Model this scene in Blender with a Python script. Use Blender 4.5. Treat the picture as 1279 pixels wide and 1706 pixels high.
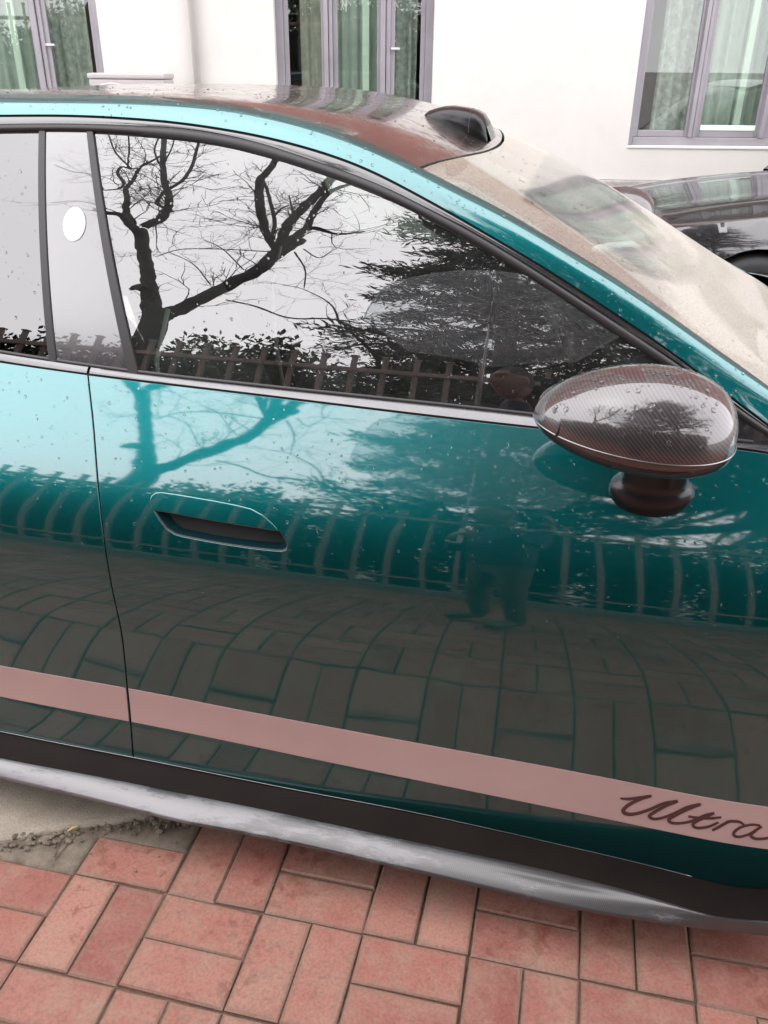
import bpy, bmesh, math, random
import numpy as np
from math import radians, degrees, sin, cos, tan, pi, sqrt, atan2
from mathutils import Vector, Matrix
from mathutils.geometry import delaunay_2d_cdt

for o in list(bpy.data.objects): bpy.data.objects.remove(o)
random.seed(7); RNG = np.random.default_rng(11)
scn = bpy.context.scene
COL = scn.collection

# ------------------------------------------------------------------ camera
YAW, PITCH, ROLL = radians(-12.34), radians(27.5), radians(.64)
CAM = np.array([.9095, -1.3102, 1.537]); FPX = 1428.95
def _rot():
    f = np.array([sin(YAW)*cos(PITCH), cos(YAW)*cos(PITCH), -sin(PITCH)])
    r = np.array([cos(YAW), -sin(YAW), 0]); u = np.cross(r, f)
    return cos(ROLL)*r+sin(ROLL)*u, -sin(ROLL)*r+cos(ROLL)*u, f
CR, CU, CF = _rot()
cd = bpy.data.cameras.new('camera'); co = bpy.data.objects.new('camera', cd); COL.objects.link(co)
co.matrix_world = Matrix(((CR[0], CU[0], -CF[0], CAM[0]), (CR[1], CU[1], -CF[1], CAM[1]), (CR[2], CU[2], -CF[2], CAM[2]), (0, 0, 0, 1)))
cd.sensor_fit = 'VERTICAL'; cd.sensor_height = 36; cd.lens = 36*FPX/1706
cd.clip_start = .02; cd.clip_end = 2000
scn.camera = co
scn.render.resolution_x = 768; scn.render.resolution_y = 1024

# ------------------------------------------------------------------ sky, sun, exposure (overcast)
SUN_EL, SUN_AZ = radians(60), radians(230)
w = bpy.data.worlds.new('World'); scn.world = w; w.use_nodes = True
nt = w.node_tree; N = nt.nodes; L = nt.links; N.clear()
sky = N.new('ShaderNodeTexSky'); sky.sky_type = 'NISHITA'; sky.sun_disc = False
sky.sun_elevation = SUN_EL; sky.sun_rotation = SUN_AZ; sky.air_density = 1.0; sky.dust_density = 4.0
hs = N.new('ShaderNodeHueSaturation'); hs.inputs['Saturation'].default_value = .12
L.new(sky.outputs[0], hs.inputs['Color'])
mx = N.new('ShaderNodeMixRGB'); mx.inputs[0].default_value = .8
mx.inputs[2].default_value = (31.0, 30.2, 31.2, 1)          # cloud deck
L.new(hs.outputs[0], mx.inputs[1])
bg = N.new('ShaderNodeBackground'); bg.inputs[1].default_value = .15
L.new(mx.outputs[0], bg.inputs[0])
wo = N.new('ShaderNodeOutputWorld'); L.new(bg.outputs[0], wo.inputs[0])
sl = bpy.data.lights.new('sun', 'SUN'); sl.energy = .7; sl.angle = radians(90); sl.color = (1, .96, .92)
so = bpy.data.objects.new('sun', sl); COL.objects.link(so)
sdir = Vector((sin(SUN_AZ)*cos(SUN_EL), cos(SUN_AZ)*cos(SUN_EL), sin(SUN_EL)))
so.rotation_euler = sdir.to_track_quat('Z', 'Y').to_euler(); so.location = (0, -4, 12)
scn.view_settings.view_transform = 'Standard'; scn.view_settings.look = 'None'
scn.view_settings.exposure = 0.14; scn.view_settings.gamma = 1
scn.render.engine = 'CYCLES'
scn.cycles.max_bounces = 10; scn.cycles.transparent_max_bounces = 24
scn.cycles.glossy_bounces = 5; scn.cycles.transmission_bounces = 6

# ------------------------------------------------------------------ pixel geometry (to place things that were measured in the photograph)
def ray(x, y):
    d = CF+CR*(x-639.5)/FPX-CU*(y-853)/FPX
    return d/np.linalg.norm(d)
def at_y(x, y, Y):
    d = ray(x, y); return CAM+d*(Y-CAM[1])/d[1]
def at_z(x, y, Z):
    d = ray(x, y); return CAM+d*(Z-CAM[2])/d[2]

def profile(tab, z0, y0):
    zs = np.array([t[0] for t in tab]); ph = np.radians([t[1] for t in tab])
    zz = np.linspace(zs[0], zs[-1], 2001); p = np.interp(zz, zs, ph)
    k = np.exp(-0.5*(np.arange(-90, 91)/35)**2); k /= k.sum()
    p = np.convolve(np.pad(p, 90, mode='edge'), k, 'valid')
    t = np.tan(p); y = np.concatenate([[0], np.cumsum((t[1:]+t[:-1])/2*np.diff(zz))])
    return zz, y+y0-np.interp(z0, zz, y)
BODY = profile([(.08, 6), (.2, 8), (.26, 7), (.34, 4), (.42, 1.5), (.5, 0), (.58, 3), (.66, 9), (.72, 17), (.79, 25), (.83, 28), (.9, 30.5), (.97, 32.5), (1.05, 36), (1.2, 40)], .5, 0)
GLASS = profile([(.9, 16.5), (1.0, 17.5), (1.2, 24), (1.42, 31), (1.5, 35)], .97, float(np.interp(.97, *BODY))+.012)
YC = .985                                                    # centre line of the car
def plan(x):
    x = np.asarray(x, float)
    a = .02*(np.clip(x, -1.6, 1.9)-.4)**2
    f = np.clip(x-1.9, 0, None); r = np.clip(-1.6-x, 0, None)
    return a+.06*f+.55*f**2.2-.0+.08*r+.35*r**2.2
def y_body(x, z): return np.interp(z, *BODY)+plan(x)
def y_glass(x, z): return np.interp(z, *GLASS)+plan(x)
def y_glass_in(x, z): return y_glass(x, z)+.005
def hit(px, py, f):
    d = ray(px, py); t = .8
    g = lambda t: (CAM+d*t)[1]-f((CAM+d*t)[0], (CAM+d*t)[2])
    while g(t) < 0 and t < 6: t += .01
    lo, hi = t-.01, t
    for _ in range(30):
        m = (lo+hi)/2
        if g(m) < 0: lo = m
        else: hi = m
    return CAM+d*lo
def normal_at(f, x, z, h=1.5e-3):
    nx = (f(x+h, z)-f(x-h, z))/(2*h); nz = (f(x, z+h)-f(x, z-h))/(2*h)
    n = np.stack([nx, -np.ones_like(nx), nz], -1)
    return n/np.linalg.norm(n, axis=-1, keepdims=True)
def mirror_to(px, py, Y, f=y_glass):
    """where the glass at this pixel looks to, on the upright plane y = Y behind the photographer"""
    p = hit(px, py, f); n = normal_at(f, np.array(p[0]), np.array(p[2])); d = ray(px, py)
    r = d-2*(d@n)*n
    return p+r*(Y-p[1])/r[1]
def pchip(xs, ys):
    xs = np.array(xs, float); ys = np.array(ys, float)
    h = np.diff(xs); dl = np.diff(ys)/h; m = np.zeros_like(xs)
    for i in range(1, len(xs)-1):
        if dl[i-1]*dl[i] > 0:
            w1 = 2*h[i]+h[i-1]; w2 = h[i]+2*h[i-1]; m[i] = (w1+w2)/(w1/dl[i-1]+w2/dl[i])
    m[0] = dl[0]; m[-1] = dl[-1]
    def f(x):
        x = np.clip(np.asarray(x, float), xs[0], xs[-1]); i = np.clip(np.searchsorted(xs, x)-1, 0, len(xs)-2)
        t = (x-xs[i])/h[i]
        return ys[i]*(2*t**3-3*t**2+1)+h[i]*m[i]*(t**3-2*t**2+t)+ys[i+1]*(-2*t**3+3*t**2)+h[i]*m[i+1]*(t**3-t**2)
    return f
def smooth_curve(pts, sig=.05):
    """pts: (x, v...) rows -> smooth functions of x"""
    pts = np.array(sorted(map(tuple, pts))); xs = np.linspace(pts[0, 0], pts[-1, 0], 900); out = []
    n = max(1, int(sig/(xs[1]-xs[0])*3)); k = np.exp(-.5*(np.arange(-n, n+1)/(n/3))**2); k /= k.sum()
    for c in range(1, pts.shape[1]):
        v = pchip(pts[:, 0], pts[:, c])(xs)
        vp = np.concatenate([2*v[0]-v[n:0:-1], v, 2*v[-1]-v[-2:-n-2:-1]])
        v = np.convolve(vp, k, 'valid'); out.append(lambda x, v=v: np.interp(x, xs, v))
    return out if len(out) > 1 else out[0]

# ------------------------------------------------------------------ materials
def new_mat(name):
    m = bpy.data.materials.new(name); m.use_nodes = True
    b = m.node_tree.nodes['Principled BSDF']
    return m, m.node_tree, b
def setp(b, **k):
    for n, v in k.items():
        n = n.replace('_', ' ')
        key = next((i for i in b.inputs.keys() if i.lower() == n.lower()), None)
        if isinstance(v, tuple) and len(v) == 3: v = (*v, 1)
        b.inputs[key].default_value = v
def noise(nt, scale, detail=4, coord='Object', rough=.55, vec=None):
    t = nt.nodes.new('ShaderNodeTexNoise'); t.inputs['Scale'].default_value = scale
    t.inputs['Detail'].default_value = detail; t.inputs['Roughness'].default_value = rough
    if vec is None:
        c = nt.nodes.new('ShaderNodeTexCoord'); vec = c.outputs[coord]
    nt.links.new(vec, t.inputs['Vector']); return t
def ramp(nt, src, stops):
    r = nt.nodes.new('ShaderNodeValToRGB'); e = r.color_ramp.elements
    while len(e) < len(stops): e.new(.5)
    for i, (p, c) in enumerate(stops):
        e[i].position = p; e[i].color = (*c, 1) if len(c) == 3 else c
    nt.links.new(src, r.inputs[0]); return r
def mixc(nt, fac, a, b, mode='MIX'):
    m = nt.nodes.new('ShaderNodeMixRGB'); m.blend_type = mode
    for i, v in ((0, fac), (1, a), (2, b)):
        if hasattr(v, 'is_output'): nt.links.new(v, m.inputs[i])
        elif i == 0: m.inputs[0].default_value = v
        else: m.inputs[i].default_value = (*v, 1)
    return m.outputs[0]
def math_n(nt, op, a, b=None, clamp=False):
    m = nt.nodes.new('ShaderNodeMath'); m.operation = op; m.use_clamp = clamp
    for i, v in ((0, a), (1, b)):
        if v is None: continue
        if hasattr(v, 'is_output'): nt.links.new(v, m.inputs[i])
        else: m.inputs[i].default_value = v
    return m.outputs[0]
def bump(nt, b, src, strength=.3, dist=.005):
    n = nt.nodes.new('ShaderNodeBump'); n.inputs['Strength'].default_value = strength; n.inputs['Distance'].default_value = dist
    nt.links.new(src, n.inputs['Height']); nt.links.new(n.outputs[0], b.inputs['Normal']); return n
def plain(name, col, rough=.5, metal=0, var=.12, scale=8, coat=0, bumps=0, spec=.5):
    m, t, b = new_mat(name); setp(b, Roughness=rough, Metallic=metal, Coat_Weight=coat, Specular_IOR_Level=spec, Coat_Roughness=.03)
    n = noise(t, scale, 5)
    c = ramp(t, n.outputs[0], [(.3, tuple(v*(1-var) for v in col)), (.7, tuple(min(1, v*(1+var)) for v in col))])
    t.links.new(c.outputs[0], b.inputs['Base Color'])
    if bumps: bump(t, b, noise(t, scale*12, 3).outputs[0], bumps, .003)
    return m
def thin_glass(name, tint, f0, rough=0.0, dust_haze=None):
    """one sheet standing for a pane: tinted see-through, with the mirror of its two faces"""
    m, t, b = new_mat(name); t.nodes.remove(b); n = t.nodes; l = t.links
    g = n.new('ShaderNodeNewGeometry'); dp = n.new('ShaderNodeVectorMath'); dp.operation = 'DOT_PRODUCT'
    l.new(g.outputs['Normal'], dp.inputs[0]); l.new(g.outputs['Incoming'], dp.inputs[1])
    c = math_n(t, 'ABSOLUTE', dp.outputs['Value']); c = math_n(t, 'SUBTRACT', 1.0, c, True); c = math_n(t, 'POWER', c, 5.0)
    c = math_n(t, 'MULTIPLY', c, 1-f0); c = math_n(t, 'ADD', c, f0, True)
    tr = n.new('ShaderNodeBsdfTransparent'); tr.inputs[0].default_value = (*tint, 1)
    gl = n.new('ShaderNodeBsdfGlossy'); gl.inputs['Roughness'].default_value = rough; gl.inputs[0].default_value = (1, 1, 1, 1)
    mxs = n.new('ShaderNodeMixShader'); l.new(c, mxs.inputs[0]); l.new(tr.outputs[0], mxs.inputs[1]); l.new(gl.outputs[0], mxs.inputs[2])
    out = mxs.outputs[0]
    if dust_haze:
        df = n.new('ShaderNodeBsdfDiffuse'); df.inputs[0].default_value = (*dust_haze[1], 1)
        m2 = n.new('ShaderNodeMixShader'); l.new(dust_haze[0](t), m2.inputs[0]); l.new(out, m2.inputs[1]); l.new(df.outputs[0], m2.inputs[2]); out = m2.outputs[0]
    l.new(out, n['Material Output'].inputs[0]); return m

M = {}
def paint():
    m, t, b = new_mat('teal_metallic_paint')
    setp(b, Metallic=.94, Roughness=.36, Coat_Weight=1.0, Coat_Roughness=.034, Coat_IOR=1.9)
    n = noise(t, 900, 2)
    c = ramp(t, n.outputs[0], [(.25, (0, .086, .092)), (.75, (.0015, .132, .140))])
    t.links.new(c.outputs[0], b.inputs['Base Color'])
    nb = noise(t, 7.5, 1); n2 = noise(t, 2.6, 0); hgt = math_n(t, 'ADD', math_n(t, 'MULTIPLY', nb.outputs[0], .25), n2.outputs[0])
    bp = bump(t, b, hgt, 1.0, .0017); t.links.new(bp.outputs[0], b.inputs['Coat Normal'])
    return m
M['paint'] = paint()
def gloss_black(name, col=(.012, .011, .012), rough=.04, coat=1, spec=.5):
    m, t, b = new_mat(name); setp(b, Roughness=rough+.2, Coat_Weight=coat, Coat_Roughness=rough, Coat_IOR=1.6, Specular_IOR_Level=spec)
    c = ramp(t, noise(t, 40, 4).outputs[0], [(.3, tuple(v*.8 for v in col)), (.7, tuple(v*1.3 for v in col))])
    t.links.new(c.outputs[0], b.inputs['Base Color']); return m
M['black'] = gloss_black('gloss_black_trim'); M['black'].node_tree.nodes['Principled BSDF'].inputs['Coat IOR'].default_value = 1.75
M['foot'] = gloss_black('black_plastic_gloss', (.007, .006, .007), .12)
M['foot'].node_tree.nodes['Principled BSDF'].inputs['Coat IOR'].default_value = 1.4; M['foot'].node_tree.nodes['Principled BSDF'].inputs['Coat Weight'].default_value = .6; M['foot'].node_tree.nodes['Principled BSDF'].inputs['Specular IOR Level'].default_value = .2
M['pillar'] = gloss_black('pillar_gloss_cover', (.02, .016, .02), .02, 1, 1.0)
M['pillar'].node_tree.nodes['Principled BSDF'].inputs['Coat IOR'].default_value = 1.78
M['rubber'] = plain('black_rubber_seal', (.018, .017, .018), .45)
M['dark'] = plain('dark_cavity', (.008, .008, .009), .8)
M['roof'] = gloss_black('black_glass_roof', (.020, .015, .013), .05, 1, .8)
M['roof'].node_tree.nodes['Principled BSDF'].inputs['Coat IOR'].default_value = 2.1
_t = M['roof'].node_tree; _r = ramp(_t, noise(_t, 26, 6, rough=.75).outputs[0], [(.42, (.03,)*3), (.66, (.30,)*3)]); _t.links.new(_r.outputs[0], _t.nodes['Principled BSDF'].inputs['Coat Roughness'])
M['trim'] = gloss_black('satin_belt_trim', (.05, .047, .052), .06, 1, .9); M['trim'].node_tree.nodes['Principled BSDF'].inputs['Coat IOR'].default_value = 1.5
M['stripe'] = plain('satin_pink_stripe', (.355, .235, .218), .38, var=.05, scale=5, coat=.25)
M['letter'] = plain('dark_brown_letter', (.06, .025, .024), .35)
def haze_veil(t): return ramp(t, noise(t, 18, 6, rough=.7).outputs[0], [(.3, (.008,)*3), (.7, (.036,)*3)]).outputs[0]  # pale veil painted on the glass for light from the far window
M['glass'] = thin_glass('tinted_side_glass', (.46, .54, .50), .155, dust_haze=(haze_veil, (.5, .5, .49)))
M['glass_rear'] = thin_glass('dark_tinted_rear_glass', (.10, .10, .11), .135)
def carbon(name, scale, f0rough=.06, cior=1.8, base=(.022, .017, .018), hi=(.06, .05, .052), dirt_sheen=0):
    m, t, b = new_mat(name); setp(b, Roughness=.38, Coat_Weight=1, Coat_Roughness=f0rough, Coat_IOR=cior, Metallic=.3)
    tc = t.nodes.new('ShaderNodeTexCoord')
    mp = t.nodes.new('ShaderNodeMapping'); mp.inputs['Rotation'].default_value = (0.3, 0.75, .2); t.links.new(tc.outputs['Object'], mp.inputs[0])
    wv = t.nodes.new('ShaderNodeTexWave'); wv.inputs['Scale'].default_value = scale; wv.inputs['Distortion'].default_value = .25
    wv.inputs['Detail'].default_value = 1; t.links.new(mp.outputs[0], wv.inputs['Vector'])
    mp2 = t.nodes.new('ShaderNodeMapping'); mp2.inputs['Rotation'].default_value = (.3, -.8, .1); t.links.new(tc.outputs['Object'], mp2.inputs[0])
    w2 = t.nodes.new('ShaderNodeTexWave'); w2.inputs['Scale'].default_value = scale*2.2; t.links.new(mp2.outputs[0], w2.inputs['Vector'])
    f = math_n(t, 'ADD', math_n(t, 'MULTIPLY', wv.outputs['Fac'], .75), math_n(t, 'MULTIPLY', w2.outputs['Fac'], .25))
    c = ramp(t, f, [(.35, base), (.65, hi)])
    col = c.outputs[0]
    if dirt_sheen:
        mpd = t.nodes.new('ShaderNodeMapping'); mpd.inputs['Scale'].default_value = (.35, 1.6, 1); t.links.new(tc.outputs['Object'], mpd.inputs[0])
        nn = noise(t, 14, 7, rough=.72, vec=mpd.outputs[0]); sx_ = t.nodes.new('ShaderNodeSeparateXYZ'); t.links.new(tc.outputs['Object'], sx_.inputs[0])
        sheen_x = math_n(t, 'MULTIPLY', math_n(t, 'SUBTRACT', .75, sx_.outputs[0]), .16)  # pale sky sheen put into the colour, stronger toward the rear
        r = ramp(t, math_n(t, 'ADD', nn.outputs[0], sheen_x), [(.50, (0, 0, 0)), (.62, (1, 1, 1))])
        col = mixc(t, math_n(t, 'MULTIPLY', r.outputs[0], dirt_sheen), col, (.50, .48, .50))
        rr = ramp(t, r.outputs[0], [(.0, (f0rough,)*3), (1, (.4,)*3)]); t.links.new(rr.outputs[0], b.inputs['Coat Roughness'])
    t.links.new(col, b.inputs['Base Color']); return m
M['carbon'] = carbon('glossy_carbon_weave', 68, .02)
M['carbon_skirt'] = carbon('sheen_carbon_skirt', 105, .16, 1.5, base=(.03,.027,.028), hi=(.05,.046,.047), dirt_sheen=.2)
M['mirror_low'] = gloss_black('brown_black_gloss', (.016, .008, .008), .05)
M['rocker'] = plain('black_plastic_rocker', (.010, .007, .006), .6, spec=.08)
M['chrome'] = plain('light_edge_metal', (.32, .32, .33), .3, 1.0)
M['white'] = plain('white_sticker', (.50, .50, .515), .4, var=.03)
M['tyre'] = plain('tyre_rubber', (.02, .02, .021), .75, bumps=.3)
M['rim'] = plain('grey_wheel_rim', (.30, .30, .31), .3, 1.0)
M['leather'] = plain('charcoal_seat_leather', (.045, .045, .048), .5, scale=30, bumps=.2)
M['piping'] = plain('pale_seat_piping', (.55, .55, .52), .5)
M['lamp'] = thin_glass('lamp_lens', (.85, .87, .9), .12)
M['lamp_in'] = plain('lamp_reflector', (.75, .75, .77), .2, .9)
M['red_lamp'] = plain('red_tail_lamp', (.35, .01, .01), .1, coat=1)
M['water'] = None
def water():
    m, t, b = new_mat('rain_water'); setp(b, Roughness=.0, Transmission_Weight=1.0, IOR=1.33, Base_Color=(1, 1, 1)); 
    n = noise(t, 50, 1); r = ramp(t, n.outputs[0], [(0, (.0,)*3), (1, (.02,)*3)]); t.links.new(r.outputs[0], b.inputs['Roughness']); return m
M['water'] = water()

# ------------------------------------------------------------------ mesh helpers
def finish(name, verts, faces, mat, parent=None, normals=None, smooth=True, at=None):
    me = bpy.data.meshes.new(name); me.from_pydata([tuple(map(float, v)) for v in verts], [], [tuple(map(int, f)) for f in faces]); me.update()
    if smooth:
        for p in me.polygons: p.use_smooth = True
    if mat: me.materials.append(mat)
    if normals is not None: me.normals_split_custom_set_from_vertices([tuple(map(float, n)) for n in normals])
    o = bpy.data.objects.new(name, me); COL.objects.link(o)
    if parent: adopt(o, parent)
    return o
def adopt(o, parent):
    o.parent = parent
    m = Matrix.Identity(4); p = parent
    chain = []
    while p: chain.append(p); p = p.parent
    for p in reversed(chain): m = m @ p.matrix_parent_inverse @ p.matrix_basis
    o.matrix_parent_inverse = m.inverted()
def tag(o, label=None, cat=None, group=None, kind=None):
    if label: o['label'] = label
    if cat: o['category'] = cat
    if group: o['group'] = group
    if kind: o['kind'] = kind
    return o
def empty(name, loc, label=None, cat=None, group=None, rz=0):
    o = bpy.data.objects.new(name, None); COL.objects.link(o); o.location = loc; o.rotation_euler = (0, 0, rz); o.empty_display_size = .1
    return tag(o, label, cat, group)
class MB:
    def __init__(s): s.v = []; s.f = []
    def add(s, V, F):
        k = len(s.v); s.v += [tuple(map(float, v)) for v in V]; s.f += [tuple(int(i)+k for i in f) for f in F]; return s
    def box(s, lo, hi, bev=0):
        lo = np.array(lo, float); hi = np.array(hi, float); b = min(bev, *( (hi-lo)/2.01))
        if b <= 0:
            V = [(x, y, z) for x in (lo[0], hi[0]) for y in (lo[1], hi[1]) for z in (lo[2], hi[2])]
            return s.add(V, [(0, 1, 3, 2), (4, 6, 7, 5), (0, 4, 5, 1), (2, 3, 7, 6), (0, 2, 6, 4), (1, 5, 7, 3)])
        bm = bmesh.new(); bmesh.ops.create_cube(bm, size=1)
        for v in bm.verts: v.co = Vector([(lo[i]+hi[i])/2+v.co[i]*(hi[i]-lo[i]) for i in range(3)])
        bmesh.ops.bevel(bm, geom=bm.edges[:], offset=b, segments=2, affect='EDGES', profile=.6)
        bm.verts.ensure_lookup_table(); s.add([v.co for v in bm.verts], [[v.index for v in f.verts] for f in bm.faces]); bm.free(); return s
    def tube(s, pts, rad, n=8, cap=True):
        pts = np.array(pts, float); rad = np.broadcast_to(np.array(rad, float), (len(pts),))
        tg = np.gradient(pts, axis=0) if len(pts) > 2 else np.repeat([pts[1]-pts[0]], 2, 0)
        tg /= np.linalg.norm(tg, axis=1, keepdims=True)+1e-12
        a = np.cross(tg[0], (0, 0, 1)); 
        if np.linalg.norm(a) < .1: a = np.cross(tg[0], (1, 0, 0))
        V = []; F = []
        for i in range(len(pts)):
            a = a-tg[i]*(a@tg[i]); a /= np.linalg.norm(a)+1e-12; b = np.cross(tg[i], a)
            for k in range(n):
                t = 2*pi*k/n; V.append(pts[i]+rad[i]*(cos(t)*a+sin(t)*b))
        for i in range(len(pts)-1):
            for k in range(n): F.append((i*n+k, i*n+(k+1) % n, (i+1)*n+(k+1) % n, (i+1)*n+k))
        if cap: F.append(tuple(range(n-1, -1, -1))); F.append(tuple((len(pts)-1)*n+k for k in range(n)))
        return s.add(V, F)
    def lathe(s, prof, n=24, axis='z', c=(0, 0, 0)):
        V = []; F = []
        for r, h in prof:
            for k in range(n):
                t = 2*pi*k/n; p = (r*cos(t), r*sin(t), h)
                if axis == 'y': p = (r*cos(t), h, r*sin(t))
                if axis == 'x': p = (h, r*cos(t), r*sin(t))
                V.append(np.array(p)+c)
        for i in range(len(prof)-1):
            for k in range(n): F.append((i*n+k, i*n+(k+1) % n, (i+1)*n+(k+1) % n, (i+1)*n+k))
        return s.add(V, F)
    def grid(s, rows, close=False):
        rows = [np.array(r, float) for r in rows]; n = len(rows[0]); V = np.concatenate(rows); F = []
        for i in range(len(rows)-1):
            for k in range(n-1+(1 if close else 0)): F.append((i*n+k, i*n+(k+1) % n, (i+1)*n+(k+1) % n, (i+1)*n+k))
        return s.add(V, F)
    def build(s, name, mat, parent=None, smooth=False, auto=None):
        o = finish(name, s.v, s.f, mat, parent, smooth=smooth)
        bm = bmesh.new(); bm.from_mesh(o.data); bmesh.ops.recalc_face_normals(bm, faces=bm.faces); 
        if auto is not None:
            for e in bm.edges:
                if len(e.link_faces) == 2 and e.calc_face_angle(0) > radians(auto): e.smooth = False
            for f in bm.faces: f.smooth = True
        bm.to_mesh(o.data); bm.free(); return o

def inside(poly, P):
    poly = np.array(poly); x, y = P[:, 0], P[:, 1]; r = np.zeros(len(P), bool); j = len(poly)-1
    for i in range(len(poly)):
        xi, yi = poly[i]; xj, yj = poly[j]
        c = ((yi > y) != (yj > y)) & (x < (xj-xi)*(y-yi)/(yj-yi+1e-15)+xi); r ^= c; j = i
    return r
def resample(poly, step, closed=True):
    P = [np.array(p, float) for p in poly]; out = []
    n = len(P) if closed else len(P)-1
    for i in range(n):
        a, b = P[i], P[(i+1) % len(P)]; d = np.linalg.norm(b-a); k = max(1, int(math.ceil(d/step)))
        for q in range(k): out.append(a+(b-a)*q/k)
    if not closed: out.append(P[-1])
    return np.array(out)
def dist_poly(P, poly):
    d = np.full(len(P), 1e9); n = len(poly)
    for i in range(n):
        a = poly[i]; b = poly[(i+1) % n]; ab = b-a; t = np.clip(((P-a)@ab)/(ab@ab+1e-15), 0, 1)
        d = np.minimum(d, np.linalg.norm(P-(a+t[:, None]*ab), axis=1))
    return d
def patch(name, outline, f, mat, parent=None, holes=(), step=.025, off=0., flange=0., edge_round=.0015):
    """a sheet cut to an outline in the (x, z) plane and laid on the surface y = f(x, z); exact normals; optional turned-in edge"""
    out = resample(outline, step*.6); hs = [resample(h, step*.35) for h in holes]
    lo = out.min(0); hi = out.max(0)
    gx, gz = np.meshgrid(np.arange(lo[0]+step/2, hi[0], step), np.arange(lo[1]+step/2, hi[1], step))
    G = np.stack([gx.ravel(), gz.ravel()], 1); G = G+RNG.uniform(-.15, .15, G.shape)*step
    keep = inside(out, G) & (dist_poly(G, out) > step*.35)
    for h in hs: keep &= ~inside(h, G) & (dist_poly(G, h) > step*.3)
    G = G[keep]; P = np.concatenate([out]+hs+[G]) ; E = []; k = 0
    for l in [out]+hs:
        E += [(k+i, k+(i+1) % len(l)) for i in range(len(l))]; k += len(l)
    r = delaunay_2d_cdt([Vector(p) for p in P], E, [], 0, 1e-7)
    V2 = np.array([(v.x, v.y) for v in r[0]]); T = np.array([t for t in r[2] if len(t) == 3])
    c = V2[T].mean(1); ok = inside(out, c)
    for h in hs: ok &= ~inside(h, c)
    T = T[ok]
    a = V2[T]; ar = (a[:, 1, 0]-a[:, 0, 0])*(a[:, 2, 1]-a[:, 0, 1])-(a[:, 1, 1]-a[:, 0, 1])*(a[:, 2, 0]-a[:, 0, 0])
    T[ar < 0] = T[ar < 0][:, ::-1]                     # counter-clockwise in (x, z) faces -y
    nr = normal_at(f, V2[:, 0], V2[:, 1])
    V3 = np.stack([V2[:, 0], f(V2[:, 0], V2[:, 1]), V2[:, 1]], 1)-nr*off
    V = list(V3); Fc = [tuple(t) for t in T]; NN = list(nr)
    if flange:
        for l, sg in [(out, 1)]+[(h, -1) for h in hs]:
            ar = .5*np.sum(l[:, 0]*np.roll(l[:, 1], -1)-np.roll(l[:, 0], -1)*l[:, 1])
            tg = np.roll(l, -1, 0)-np.roll(l, 1, 0); tg /= np.linalg.norm(tg, axis=1, keepdims=True)+1e-12
            o2 = np.stack([tg[:, 1], -tg[:, 0]], 1)*(1 if ar > 0 else -1)*sg
            n3 = normal_at(f, l[:, 0], l[:, 1]); p3 = np.stack([l[:, 0], f(l[:, 0], l[:, 1]), l[:, 1]], 1)-n3*off
            o3 = np.stack([o2[:, 0], 0*o2[:, 0], o2[:, 1]], 1); o3 -= n3*np.sum(o3*n3, 1, keepdims=True)
            k0 = len(V); n = len(l); e = edge_round
            for pp, nn in ((p3, n3), (p3+o3*e*.7-n3*e*.3, .7*n3+.7*o3), (p3+o3*e-n3*e, o3), (p3+o3*e-n3*flange, o3)):
                V += list(pp); NN += list(nn/np.linalg.norm(nn, axis=1, keepdims=True))
            fl = (ar > 0) == (sg > 0)
            for q in range(3):
                for i in range(n):
                    j = (i+1) % n; qd = (k0+q*n+i, k0+(q+1)*n+i, k0+(q+1)*n+j, k0+q*n+j)
                    Fc.append(qd if fl else qd[::-1])
    return finish(name, V, Fc, mat, parent, normals=NN)
def pix_poly(pts, f): return [tuple(hit(a, b, f)[[0, 2]]) for a, b in pts]

# ------------------------------------------------------------------ ground
def concrete(name, a, b, scale=6, bm=.5):
    m, t, p = new_mat(name); setp(p, Roughness=.8)
    n1 = noise(t, scale, 6, rough=.65); n2 = noise(t, scale*25, 3)
    c = ramp(t, n1.outputs[0], [(.3, a), (.7, b)])
    sp = ramp(t, n2.outputs[0], [(.35, (.6,)*3), (.6, (1,)*3)])
    t.links.new(mixc(t, .6, c.outputs[0], sp.outputs[0], 'MULTIPLY'), p.inputs['Base Color'])
    bump(t, p, n2.outputs[0], bm, .003); return m
M['yard'] = concrete('yard_concrete', (.20, .19, .18), (.30, .285, .27), 2)
M['slab'] = concrete('tan_concrete', (.22, .185, .145), (.33, .285, .225), 9, .7)
M['mortar'] = concrete('rough_mortar', (.10, .075, .055), (.25, .205, .155), 22, 1.0)
M['joint'] = concrete('sandy_joint', (.075, .042, .031), (.21, .125, .09), 45, 1.0)
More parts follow.
